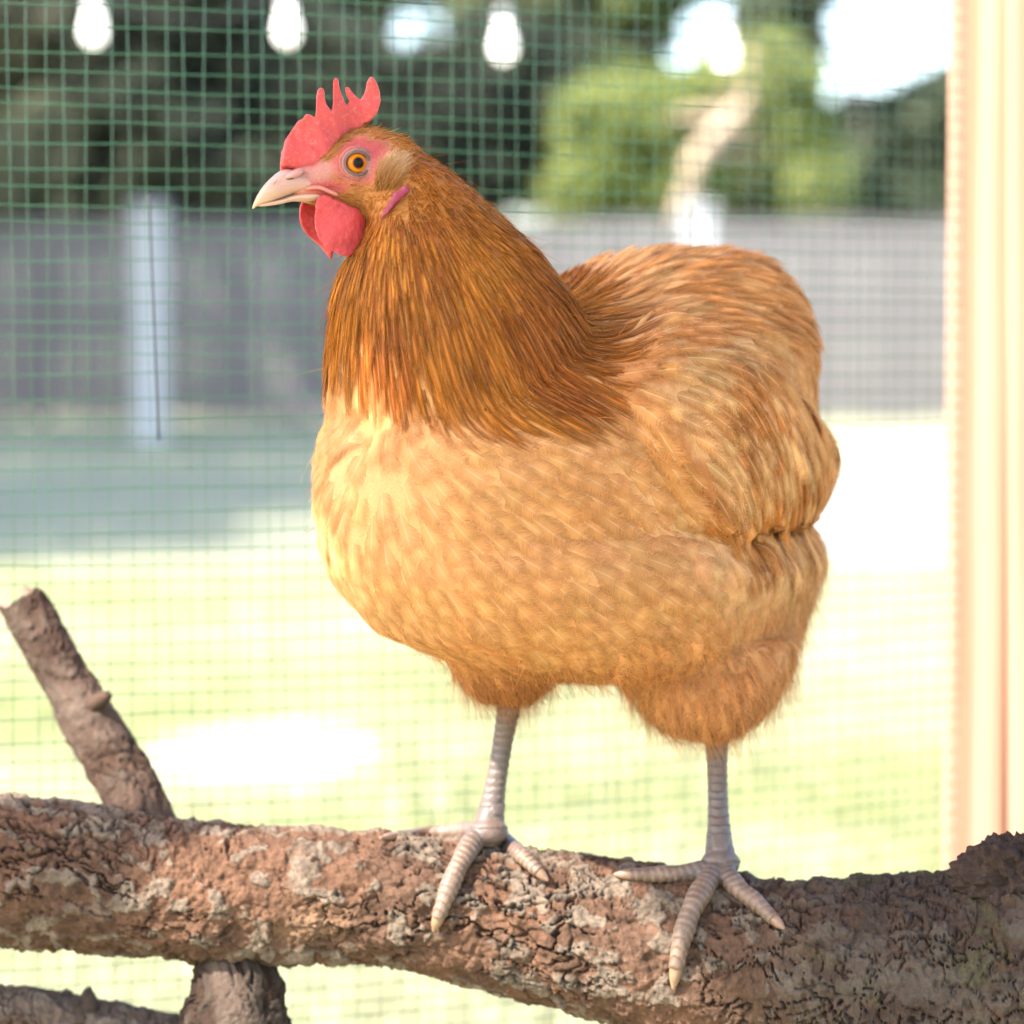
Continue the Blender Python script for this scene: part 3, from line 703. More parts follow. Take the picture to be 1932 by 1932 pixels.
def scr_rings(spec):
    """rings whose silhouette runs from pixel L to pixel R; depth centre Y, half depth dy"""
    out = []; th = np.linspace(0, 2*math.pi, 48, endpoint=False)
    for (lx, ly), (rx, ry), Y, dy in spec:
        a, b_ = at(lx, ly, Y), at(rx, ry, Y); c = (a+b_)/2; h = (b_-a)/2
        out.append(c+np.cos(th)[:, None]*h+np.sin(th)[:, None]*np.array([0, dy, 0]))
    return out
neck = scr_rings([((668, 345), (762, 268), -.098, .014), ((690, 405), (792, 290), -.098, .020), ((683, 450), (840, 314), -.097, .027), ((648, 500), (886, 352), -.093, .035), ((628, 560), (940, 402), -.088, .045),
                  ((620, 630), (1012, 470), -.080, .058), ((616, 700), (1075, 555), -.070, .070), ((614, 770), (1120, 640), -.058, .080), ((640, 830), (1130, 740), -.05, .085)])
thigh1 = scr_rings([((840, 1180), (1100, 1180), -.02, .045), ((842, 1225), (1090, 1230), -.01, .042), ((858, 1260), (1062, 1260), -.004, .038), ((880, 1290), (1036, 1290), .0, .030), ((906, 1314), (1008, 1314), .0, .018)])
thigh2 = scr_rings([((1130, 1200), (1500, 1200), .03, .06), ((1150, 1250), (1492, 1250), .025, .058), ((1180, 1290), (1470, 1290), .015, .052), ((1208, 1330), (1448, 1330), .008, .042), ((1235, 1362), (1415, 1362), .0, .03), ((1285, 1382), (1380, 1382), -.003, .015)])
rear = scr_rings([((1440, 1012), (1528, 1014), .085, .03), ((1400, 1050), (1550, 1050), .085, .05), ((1380, 1110), (1540, 1110), .08, .055), ((1370, 1170), (1515, 1170), .07, .055), ((1380, 1230), (1495, 1230), .06, .045), ((1420, 1280), (1478, 1280), .055, .02)])

# head frame
AL = math.radians(21); hf = np.array([-math.cos(AL), -math.sin(AL), 0]); hl = np.array([math.sin(AL), -math.cos(AL), 0]); YH = -0.098
def cpx(cx, cy): return (580+0.3106*cx)/1.294, (150+0.3106*cy)/1.294
HP0 = at(*cpx(945, 870), YH); KC = 1/np.linalg.norm(at(*cpx(946, 870), YH)-HP0)
def Hh(cx, cy, v=0.0):
    px, py = cpx(cx, cy); Y = YH
    for _ in range(5):
        P = at(px, py, Y); u = (v*math.sin(AL)-(P[0]-HP0[0]))/math.cos(AL); Y = YH-u*math.sin(AL)-v*math.cos(AL)
    return at(px, py, Y)
def head_rings(spec, N=40, pw=2.0):
    out = []; th = np.linspace(0, 2*math.pi, N, endpoint=False)
    for cx, ct, cb, hw in spec:
        T_, B_ = Hh(cx, ct), Hh(cx, cb); c = (T_+B_)/2; h = (T_-B_)/2; s = np.sin(th); co = np.cos(th)
        out.append(c+(np.sign(co)*np.abs(co)**(2/pw))[:, None]*h+(np.sign(s)*np.abs(s)**(2/pw))[:, None]*hl*hw*0.001)
    return out
head = head_rings([(418, 842, 1075, 5.0), (470, 818, 1100, 6.6), (540, 790, 1120, 8.2), (620, 750, 1135, 9.8), (720, 655, 1160, 11.6), (820, 575, 1190, 13.2), (940, 515, 1225, 14.6), (1060, 512, 1255, 15.6), (1180, 560, 1290, 17), (1300, 600, 1340, 19), (1420, 680, 1420, 21)])
V, F = join_vf([loft(r) for r in (body_rings(), neck, thigh1, thigh2, rear, head)])
BV, BF, BN = remesh(V, F, 0.0022, 5, 0.5)

# ---- regions, worked out on the near side and mirrored through the mid-plane
def poly_sd(P, poly):
    """signed distance (px), positive inside"""
    P = np.asarray(P, float); A = np.asarray(poly, float); d = np.full(len(P), 1e9); ins = np.zeros(len(P), bool)
    for i in range(len(A)):
        a, b_ = A[i], A[(i+1) % len(A)]; e = b_-a; w_ = P-a
        t = np.clip((w_@e)/(e@e), 0, 1); d = np.minimum(d, np.hypot(*(w_-t[:, None]*e).T))
        cnd = ((a[1] > P[:, 1]) != (b_[1] > P[:, 1])) & (P[:, 0] < (b_[0]-a[0])*(P[:, 1]-a[1])/((b_[1]-a[1]) or 1e-9)+a[0]); ins ^= cnd
    return np.where(ins, d, -d)
WING = [(1120, 640), (1250, 600), (1400, 640), (1490, 740), (1552, 830), (1560, 900), (1530, 990), (1470, 1000), (1403, 1022), (1370, 1034), (1330, 1015), (1300, 975), (1262, 905), (1222, 845), (1185, 780), (1140, 720)]
CAPE = [(560, 200), (590, 640), (640, 650), (700, 668), (760, 705), (830, 745), (900, 775), (960, 800), (1040, 785), (1100, 730), (1150, 670), (1130, 600), (1075, 520), (950, 380), (830, 270), (700, 200)]
def near_side(P):
    d = (P-BC)@HLAT; return P-np.where(d < 0, 2*d, 0)[:, None]*HLAT
def local_head(P):
    r = P-HP0; return 945-(r@hf)*KC*math.cos(AL), 870-r[:, 2]*KC, r@hl
def regions(P):
    P = np.asarray(P); q = proj(P); qn = proj(near_side(P)); cx, cy, v = local_head(P)
    headm = (1-smooth01(cx, 1180, 1330))*(1-smooth01(cy, 1230, 1330))*(q[:, 1] < 520)
    cape = poly_sd(q, CAPE); 
    # far side of the neck: height only
    farneck = np.where(P[:, 1] > -0.05, (730-q[:, 1])*1.0*(q[:, 0] < 1120), -1e3)
    cape = np.maximum(cape, np.where((farneck > 0) & (q[:, 0] < 1000+0*q[:, 0]), np.minimum(farneck, 60), -1e3))
    wing = poly_sd(qn, WING)
    wing = np.where(P[:, 2] < 0.9, wing, -1e3)
    wing = np.where(((near_side(P)-BC)@HLAT > 0.02), wing, -1e3)
    return q, qn, headm, cape, wing
q, qn, headm, cape, wing = regions(BV)
BV = BV+BN*(smooth01(wing, -6, 26)*0.0115*(1-smooth01(cape, -110, 10)))[:, None]

def plumage(P, k=0):
    """feather colour of the place; the right thigh also carries painted shade"""
    q, qn, headm, cape, wing = regions(P); n1 = fbm(P*28, 3, 201+k)[:, None]; n2 = fbm(P*75, 3, 211+k)[:, None]
    buff = np.array([0.54, 0.228, 0.074]); pale = np.array([0.63, 0.345, 0.145]); oran = np.array([0.41, 0.13, 0.025]); ruf = np.array([0.28, 0.075, 0.009]); gold = np.array([0.37, 0.124, 0.013]); deep = np.array([0.15, 0.034, 0.004])
    c = buff*(1-n1*0.5)+pale*n1*0.5
    fl = smooth01(q[:, 0], 900, 640)[:, None]*smooth01(q[:, 1], 650, 760)[:, None]; c = c*(1-0.5*fl)+pale*0.5*fl
    wg = smooth01(wing, -10, 25)[:, None]; mott = smooth01(n2[:, 0]*0.6+n1[:, 0]*0.4, 0.42, 0.62)[:, None]
    wc = np.array([0.56, 0.265, 0.092])*(1-mott)+oran*mott; we = ((smooth01(wing, -4, 8)*(1-smooth01(wing, 18, 55)))*smooth01(qn[:, 1], 730, 800)*(1-smooth01(qn[:, 0], 1400, 1480)))[:, None]*0.8; wc = wc*(1-we)+np.array([0.36, 0.115, 0.022])*we
    up = (smooth01(wing, -130, -20)*smooth01(qn[:, 1], 860, 960)*smooth01(qn[:, 0], 1150, 1250))[:, None]*0.7; c = c*(1-up)+np.array([0.64, 0.355, 0.16])*up
    c = c*(1-wg)+wc*wg
    sad = ((1-smooth01(qn[:, 1], 600, 760))*smooth01(qn[:, 0], 1060, 1180))[:, None]; sc = np.array([0.56, 0.28, 0.10])*(1-mott*.7)+oran*mott*.7
    c = c*(1-sad)+sc*sad
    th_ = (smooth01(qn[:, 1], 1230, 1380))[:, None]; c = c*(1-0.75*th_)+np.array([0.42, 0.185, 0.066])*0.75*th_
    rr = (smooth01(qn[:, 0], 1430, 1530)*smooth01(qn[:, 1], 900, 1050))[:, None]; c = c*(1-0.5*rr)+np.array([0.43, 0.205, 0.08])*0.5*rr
    t1 = (smooth01(q[:, 1], 1235, 1275)*(1-smooth01(q[:, 0], 1060, 1130)))[:, None]; c = c*(1-0.8*t1)+np.array([0.36, 0.14, 0.045])*0.8*t1  # shadow on the right thigh painted as darker orange-brown
    cp = smooth01(cape, -8, 30)[:, None]
    g = smooth01(n1[:, 0], 0.4, 0.65)[:, None]; dp = smooth01(n2[:, 0], 0.48, 0.64)[:, None]
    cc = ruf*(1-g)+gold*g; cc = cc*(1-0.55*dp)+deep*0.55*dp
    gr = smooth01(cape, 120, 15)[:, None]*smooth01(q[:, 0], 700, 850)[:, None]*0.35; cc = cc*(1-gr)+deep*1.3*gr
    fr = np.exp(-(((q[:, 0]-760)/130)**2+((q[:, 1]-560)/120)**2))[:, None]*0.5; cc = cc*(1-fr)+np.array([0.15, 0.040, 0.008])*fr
    return c*(1-cp)+cc*cp

def face_col(P):
    cx, cy, v = local_head(P); cx = cx+np.abs(v)*math.sin(AL)*KC*1.0
    org = np.array([0.380, 0.152, 0.038]); red = np.array([0.410, 0.065, 0.057]); pink = np.array([0.426, 0.171, 0.133]); rose = np.array([0.418, 0.095, 0.076]); gy = np.array([0.304, 0.167, 0.137])
    n = fbm(P*420, 3, 230); c = np.repeat(org[None], len(P), 0)
    def put(c, m, k): m = np.clip(m, 0, 1)[:, None]; return c*(1-m)+k*m
    def ell(x, y, rx, ry, s=0.35): return 1-smooth01(np.sqrt(((cx-x)/rx)**2+((cy-y)/ry)**2)+0.5*(n-0.5), 1-s, 1+s)
    c = put(c, ell(560, 930, 190, 130), pink); c = put(c, ell(960, 790, 250, 190), rose); c = put(c, ell(1000, 700, 190, 75), red)
    c = put(c, ell(720, 1010, 170, 60), red); c = put(c, ell(560, 790, 130, 60), red*0.9); c = put(c, ell(700, 860, 70, 60), pink)
    st = 1-smooth01(np.abs((cx-760)*0.77+(cy-660)*0.64)/70+0.6*(n-0.5), 0.6, 1.4); st *= (cy < 800)*(cx < 1000)
    c = put(c, st, np.array([0.25, 0.105, 0.028]))
    c = put(c, ell(640, 600, 90, 150)*(cx < 700), red); c = put(c, ell(955, 860, 105, 75), gy)
    c = put(c, ell(950, 800, 100, 90), gy*0.9)
    c = put(c, smooth01(cy, 1000, 1120)*(cx > 760), org*1.08); c = put(c, ell(520, 1130, 60, 40), np.array([0.4, 0.25, 0.14]))
    return c, st
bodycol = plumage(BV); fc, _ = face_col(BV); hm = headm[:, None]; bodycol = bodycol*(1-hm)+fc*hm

# ---- legs and feet (one surface each), then joined with the body into one mesh
def zlog(px, Y):
    """height of the log surface above pixel column px at depth Y"""
    x = px; P = at(px, 1600, Y)
    i = np.interp(P[0], LP[:, 0], np.arange(len(LP))); c = np.array([np.interp(i, np.arange(len(LP)), LP[:, k]) for k in range(3)]); r = np.interp(i, np.arange(len(LR)), LR)
    return c[2]+math.sqrt(max(r*r-(Y-c[1])**2, 0)), c, r
def onlog(px, ang, lift):
    """a point on the log: ang from the top towards the camera"""
    P = at(px, 1600, 0.0); i = np.interp(P[0], LP[:, 0], np.arange(len(LP))); c = np.array([np.interp(i, np.arange(len(LP)), LP[:, k]) for k in range(3)]); r = np.interp(i, np.arange(len(LR)), LR)+lift
    return np.array([c[0], c[1]-r*math.sin(ang), c[2]+r*math.cos(ang)])
def foot_path(pix, lift):
    """points on the log's camera side under the given pixels"""
    out = []
    for (x, y), l in zip(pix, lift):
        best = None
        for a in np.linspace(-0.6, 2.2, 240):
            p = onlog(x, a, l); p2 = onlog(x+(x-proj(p)[0]), a, l); e = abs(proj(p2)[1]-y)
            if best is None or e < best[0]: best = (e, p2)
        out.append(best[1])
    return np.array(out)
def make_leg(top, ankle_px, toes, hind):
    parts = []; ank = foot_path([ankle_px], [0.009])[0]; ank = onlog(ankle_px[0]+ (ankle_px[0]-proj(ank)[0])*0, 0.12, 0.010)
    top = np.asarray(top); ax = np.linspace(0, 1, 9); pts = [top+(ank-top)*t+np.array([0, 0.006*math.sin(math.pi*t), 0]) for t in ax]
    rad = np.array([.0075, .0066, .0058, .0054, .0053, .0054, .0058, .0070, .0086])
    parts.append(tube(catmull(pts, 40), np.interp(np.linspace(0, 1, 40), ax, rad), 18)); claws = []
    parts.append(ellipsoid(ank+np.array([0, -.002, -.002]), np.diag([.0105, .0095, .0078])))
    for pix, r0 in toes+[hind]:
        if pix is hind[0]: P = np.array([ank]+[onlog(px, a, .003) for px, a in pix])
        else: P = np.vstack([ank[None]+np.array([0, -.002, -.002]), foot_path(pix, np.linspace(.0052, .0032, len(pix)))])
        pts = catmull(P, 34); t = np.linspace(0, 1, 34); r = r0*np.interp(t, [0, .12, .5, .8, 1], [1.15, 1.0, .9, .74, .5]); r = r*(1+0.07*np.cos(t*2*math.pi*3.2))
        k = 29; parts.append(tube(pts[:k+1], r[:k+1], 14)); cl = pts[k-1:]; dr = cl[-1]-cl[0]
        tip = cl[-1]+dr*0.25; claws.append(tube(catmull([cl[0], cl[len(cl)//2]+(cl[0]-BC)*0, cl[-1], tip], 14), np.linspace(r0*0.66, r0*0.10, 14), 10))
    V, F = join_vf(parts); V, F, N = remesh(V, F, 0.00085, 3, 0.5)
    # scutes: overlapping bands across the shank and the toes
    q = proj(V); z = V[:, 2]; s = np.where(z > ank[2]+0.012, (z-ank[2])/0.0042, 0)
    axis_d = (V-ank); d2 = np.linalg.norm(axis_d, axis=1); s = np.where(z > ank[2]+0.006, s, d2/0.0036)
    s = s+0.5*(fbm(V*90, 2, 401)-0.5); ph = s-np.floor(s); front = smooth01(-N[:, 1], -0.3, 0.4)
    V = V+N*((ph*0.0009-0.0003)*front+0.0003*(fbm(V*500, 3, 402)-0.5))[:, None]
    toe = smooth01(d2, 0.014, 0.03)*(z < ank[2]+0.012)
    base = np.array([0.108, 0.08, 0.066]); tc = np.array([0.155, 0.10, 0.068])
    col = base*(1-toe[:, None])+tc*toe[:, None]; col = col*(0.78+0.35*ph[:, None])*(0.7+0.6*fbm(V*260, 3, 403)[:, None])
    dirt = smooth01(fbm(V*110, 3, 404), 0.55, 0.68)[:, None]*0.6; col = col*(1-dirt)+np.array([0.11, 0.065, 0.045])*dirt
    return V, F, col, claws
legR = make_leg(at(966, 1300, -.004), (922, 1560), [([(895, 1585), (862, 1640), (838, 1700), (820, 1752)], .0060), ([(945, 1580), (985, 1615), (1030, 1658)], .0052), ([(870, 1568), (800, 1574), (725, 1580)], .0050)], ([(935, -.35), (945, -.8)], .0055))
legL = make_leg(at(1352, 1360, .002), (1352, 1640), [([(1325, 1678), (1300, 1730), (1283, 1790), (1272, 1858)], .0062), ([(1388, 1670), (1430, 1705), (1478, 1750)], .0054), ([(1310, 1645), (1240, 1650), (1165, 1650)], .0052)], ([(1365, -.35), (1375, -.8)], .0055))
nb_ = len(BF)
V, F = join_vf([(BV, BF), (legR[0], legR[1]), (legL[0], legL[1])])
body = mesh_obj('body', hrel(V), F, M['skin'], hen, col=np.vstack([bodycol, legR[2], legL[2]]))
body.data.materials.append(M['leg'])
mi = np.zeros(len(F), int); mi[nb_:] = 1; body.data.polygons.foreach_set('material_index', mi)
for cl in legR[3]+legL[3]:
    V, F = cl; mesh_obj('claw', hrel(V), F, M['beak'], hen, col=np.array([0.22, 0.13, 0.075])*(0.7+0.6*fbm(V*300, 2, 405)[:, None]))

# ---- beak
def beak_mesh(name, spec, colf, pw=2.0):
    R = head_rings(spec, 28, pw); K = catmull(np.array(R).reshape(len(R), -1), 26).reshape(26, 28, 3); V, F = loft(K)
    cx, cy, v = local_head(V); return mesh_obj(name, hrel(V), F, M['beak'], hen, col=colf(cx, cy, V))
def upc(cx, cy, V):
    t = smooth01(cx, 120, 420)[:, None]; low = smooth01(cy-(1140-(cx-130)*0.27), -70, 10)[:, None]*smooth01(cx, 640, 500)[:, None]
    c = np.array([0.400, 0.256, 0.160])*(1-t)+np.array([0.400, 0.208, 0.164])*t; c = c*(1-0.5*low)+np.array([0.496, 0.320, 0.176])*0.5*low
    tp = smooth01(cx, 175, 120)[:, None]; c = c*(1-tp*.6)+np.array([0.496, 0.400, 0.200])*tp*.6
    sp = np.exp(-(((cx-298)/26)**2+((cy-972)/13)**2))[:, None]; c = c*(1-0.75*sp)+np.array([0.16, 0.07, 0.07])*0.75*sp
    return c
beak_mesh('upper_beak', [(560, 905, 1030, 8.0), (500, 876, 1035, 7.8), (430, 852, 1045, 7.2), (345, 856, 1076, 6.2), (262, 918, 1106, 4.9), (200, 985, 1124, 3.5), (152, 1060, 1140, 2.1), (126, 1120, 1156, 1.0), (119, 1148, 1160, .35)], upc, 2.2)
beak_mesh('lower_beak', [(640, 1010, 1100, 7.6), (560, 1020, 1108, 7.2), (440, 1045, 1100, 6.0), (330, 1082, 1122, 4.7), (240, 1104, 1136, 3.2), (185, 1118, 1140, 1.8), (165, 1126, 1139, .8)], lambda cx, cy, V: np.repeat([[0.48, 0.29, 0.215]], len(V), 0))
for sgn in (1, -1):      # soft corner of the mouth, nostril flap
    P = catmull([Hh(540, 1000, sgn*.0075), Hh(640, 990, sgn*.0102), Hh(720, 1020, sgn*.0122), Hh(795, 1052, sgn*.0132)], 16)
    V, F = tube(P-hl*sgn*0.0005, 0.66*np.array([.0009, .0013, .0015, .0016, .0016, .0016, .0016, .0016, .0016, .0016, .0016, .0017, .0017, .0016, .0012, .0006]), 10)
    mesh_obj('mouth_corner', hrel(V), F, M['beak'], hen, col=np.array([[0.43, 0.14, 0.105]]))
    P = catmull([Hh(375, 915, sgn*.0058), Hh(430, 895, sgn*.0068), Hh(490, 868, sgn*.0074), Hh(520, 850, sgn*.0075)], 12)
    V, F = tube(P, np.array([.0004, .001, .0014, .0017, .0019, .002, .002, .0019, .0016, .0013, .0009, .0004]), 10)
    mesh_obj('nostril_flap', hrel(V), F, M['beak'], hen, col=np.array([[0.40, 0.18, 0.15]]))
    P = catmull([Hh(385, 926, sgn*.0064), Hh(430, 915, sgn*.0074), Hh(480, 893, sgn*.008), Hh(515, 872, sgn*.008)], 10)
    V, F = tube(P, 0.7*np.array([.0002, .0005, .0007, .0008, .0008, .0008, .0007, .0006, .0004, .0002]), 8)
    mesh_obj('nostril', hrel(V), F, M['dark'], hen)

# ---- comb and wattles
def slab(outline, v0, thick, vox, it, bend=None, nrm=None):
    pts = np.array(outline, float); K = len(pts); V = []
    for sgn in (1, -1):
        for x, y in pts: V.append(Hh(x, y, v0(x, y)+sgn*thick/2))
    bm = bmesh.new(); vs_ = [bm.verts.new(v) for v in V]
    f1 = bm.faces.new(vs_[:K]); f2 = bm.faces.new(list(reversed(vs_[K:])))
    for i in range(K): bm.faces.new((vs_[i], vs_[K+i], vs_[K+(i+1) % K], vs_[(i+1) % K]))
    bmesh.ops.recalc_face_normals(bm, faces=bm.faces[:]); bmesh.ops.triangulate(bm, faces=[f1, f2])
    bm.verts.index_update(); V = np.array([v.co[:] for v in bm.verts]); F = [tuple(v.index for v in f.verts) for f in bm.faces]; bm.free()
    return remesh(V, F, vox, it, 0.5)
COMB = [(345, 870), (347, 790), (352, 715), (380, 620), (430, 530), (478, 468), (512, 452), (525, 428), (545, 412), (578, 418), (600, 438), (612, 442), (616, 330), (624, 255), (640, 215), (660, 203), (677, 218), (683, 250), (686, 295), (706, 350), (742, 402), (752, 345), (746, 230), (752, 155), (764, 132), (780, 127), (794, 143), (798, 190), (822, 265), (848, 330), (868, 350), (876, 310), (856, 262), (842, 222), (850, 202), (868, 200), (892, 228), (932, 272), (966, 306), (998, 250), (1014, 172), (1036, 130), (1056, 120), (1074, 138), (1094, 178), (1118, 240), (1124, 310), (1108, 380), (1080, 430), (1040, 470), (990, 497), (970, 560), (880, 590), (810, 640), (760, 700), (710, 770), (650, 820), (540, 840), (450, 860), (390, 880)]
V, F, N = slab(COMB, lambda x, y: 0.0016*math.sin(x*0.012)+0.0008*math.sin(y*0.02), 0.0036, 0.00055, 6)
cx, cy, v = local_head(V); V = V+hl*(np.sign(v)*smooth01(cy, 480, 820)*0.0022)[:, None]+N*(0.0004*(fbm(V*260, 3, 501)-0.5)*2)[:, None]
mesh_obj('comb', hrel(V), F, M['comb'], hen)
W1 = [(628, 1075), (610, 1140), (603, 1220), (606, 1310), (632, 1390), (700, 1470), (790, 1520), (868, 1537), (925, 1515), (958, 1445), (996, 1350), (1008, 1270), (985, 1215), (940, 1170), (850, 1120), (740, 1070), (680, 1050)]
W2 = [(520, 1080), (495, 1150), (488, 1210), (510, 1295), (560, 1382), (640, 1440), (690, 1500), (728, 1558), (742, 1560), (748, 1490), (740, 1400), (700, 1250), (640, 1100)]
for W, sgn in ((W1, 1), (W2, -1)):
    x0, x1 = min(p[0] for p in W), max(p[0] for p in W)
    V, F, N = slab(W, lambda x, y: sgn*(0.0098+0.0030*math.sin((x-x0)/(x1-x0)*math.pi)), 0.0042, 0.00055, 14)
    V = V+N*(0.0009*(fbm(V*170, 4, 511)-0.5)*2)[:, None]
    cx, cy, v = local_head(V); ctr = np.exp(-(((cx-(x0+x1)/2)/150)**2+((cy-1300)/170)**2)); V = V+hl*(sgn*0.0016*ctr)[:, None]
    mesh_obj('wattle', hrel(V), F, M['wattle'], hen)
# ---- eyes
def eye(sgn):
    ec = Hh(946, 798, 0.0); ec = Hh(946, 798, sgn*0.0148)-hl*sgn*0.0058; r = 0.0070
    rings = []; uv = []; N = 40; th = np.linspace(0, 2*math.pi, N, endpoint=False)
    for a in np.linspace(0.02, 1.25, 22):
        rings.append(ec+r*math.cos(a)*hl*sgn+r*math.sin(a)*(np.cos(th)[:, None]*hf+np.sin(th)[:, None]*np.array([0, 0, 1]))); uv += [(min(math.sin(a)*r/0.0057, 1.2), 0)]*N
    V, F = loft(rings, False); V = np.vstack([V, ec+r*hl*sgn]); uv.append((0, 0)); F += [(len(V)-1, (j+1) % N, j) for j in range(N)]
    e = mesh_obj('eye', hrel(V), F, M['eye'], hen, uv=uv)
    for R_, rr, off, colr in ((0.0061, 0.0008, 0.0, (0.16, 0.09, 0.08)), (0.0070, 0.0009, -0.0009, (0.33, 0.145, 0.12)), (0.0083, 0.0009, -0.0016, (0.38, 0.11, 0.09))):
        c = Hh(946, 800, sgn*(0.0149+off)); a = np.linspace(0, 2*math.pi, 49)[:-1]
        P = [c+R_*(1.04*math.cos(t)*hf+0.93*math.sin(t)*np.array([0, 0, 1]))-hl*sgn*0.0009*math.cos(t)**2*(1+rr*200) for t in a]
        P = np.array(P); T = np.roll(P, -1, 0)-np.roll(P, 1, 0); T /= np.linalg.norm(T, axis=1)[:, None]; rg = []
        for p_, t_ in zip(P, T):
            n_ = hl*sgn; b2 = np.cross(t_, n_); k_ = np.linspace(0, 2*math.pi, 10, endpoint=False); rg.append(p_+rr*(np.cos(k_)[:, None]*n_+np.sin(k_)[:, None]*b2))
        rg.append(rg[0]); V, F = loft(rg, False); V = V+0.00025*(fbm(V*700, 2, 520)[:, None]-0.5)
        mesh_obj('eyelid', hrel(V), F, M['skin'], e, col=np.array([colr]))
eye(1); eye(-1)
# ---- ear lobes
bvh = BVHTree.FromPolygons([tuple(v) for v in BV], BF)
def on_head(cx, cy, sgn=1, lift=0.0):
    tgt = Hh(cx, cy, 0.02); d = tgt-CAM; loc, n_, _, _ = bvh.ray_cast(Vector(CAM), Vector(d/np.linalg.norm(d)))
    p = np.array(loc)+np.array(n_)*lift; nn = np.array(n_)
    if sgn < 0: k_ = 2*((p-HP0)@hl); p = p-k_*hl; nn = nn-2*(nn@hl)*hl
    return p, nn
for sgn in (1, -1):
    pts = [on_head(x, y, sgn, 0.0022) for x, y in [(1345, 1005), (1300, 1050), (1245, 1110), (1195, 1175), (1158, 1238)]]
    P = catmull([p_ for p_, _ in pts], 24); V, F = tube(P, np.interp(np.linspace(0, 1, 24), [0, .12, .4, .7, 1], [.0008, .0018, .0021, .0015, .0006]), 16); V = V+0.0030*(fbm(V*260, 3, 531)[:, None]-0.5)*pts[2][1]+0.0018*(fbm(V*200+5, 2, 533)[:, None]-0.5)*np.array([0, 0, 1])
    mesh_obj('ear_lobe', hrel(V), F, M['lobe'], hen)

# ---- plumage
def flow(P, n):
    """direction in which the plumage lies"""
    q = proj(P[None])[0]; d0 = (P-BC)@HLAT; qn = proj((P-(2*d0 if d0 < 0 else 0)*HLAT)[None])[0]
    down = np.array([0, 0, -1.0]); dn = 0.45+1.9*float(smooth01(qn[0], 1290, 1500))*float(smooth01(qn[1], 640, 800))+3.0*float(smooth01(qn[1], 1190, 1300))
    v = HB+down*dn
    k = 1-float(smooth01(q[1]-0.45*max(0, min(q[0]-900, 250))*0, 640, 860))
    if q[0] > 1120: k *= 1-float(smooth01(q[0], 1120, 1200))
    if k > 0:
        p0 = at(715, 190, -0.10); r = P-p0; r /= np.linalg.norm(r); vn = r+np.array([0, 0.25, 0])
        v = v/np.linalg.norm(v)*(1-k)+vn*k
    v = v-n*(v@n); L = np.linalg.norm(v)
    return v/L if L > 1e-6 else down
tri = []
for f in BF:
    tri.append((f[0], f[1], f[2]))
    if len(f) == 4: tri.append((f[0], f[2], f[3]))
tri = np.array(tri); A_ = BV[tri[:, 0]]; e1 = BV[tri[:, 1]]-A_; e2 = BV[tri[:, 2]]-A_; cr = np.cross(e1, e2); ar = np.linalg.norm(cr, axis=1); fn = cr/np.maximum(ar, 1e-12)[:, None]; cdf = np.cumsum(ar); cdf /= cdf[-1]
def scatter(n):
    i = np.searchsorted(cdf, rng.random(n)); a, b_ = rng.random(n), rng.random(n); m = a+b_ > 1; a[m], b_[m] = 1-a[m], 1-b_[m]
    return A_[i]+e1[i]*a[:, None]+e2[i]*b_[:, None], fn[i]
def thin(P, sp):
    grid, keep = {}, []
    g = 0.004
    for i in range(len(P)):
        p, s = P[i], sp[i]; c = tuple((p//g).astype(int)); r = int(math.ceil(s/g)); ok = True
        for dx in range(-r, r+1):
            for dy in range(-r, r+1):
                for dz in range(-r, r+1):
                    for j in grid.get((c[0]+dx, c[1]+dy, c[2]+dz), ()):
                        if ((P[j]-p)**2).sum() < s*s: ok = False; break
                    if not ok: break
                if not ok: break
            if not ok: break
        if ok: keep.append(i); grid.setdefault(c, []).append(i)
    return np.array(keep)

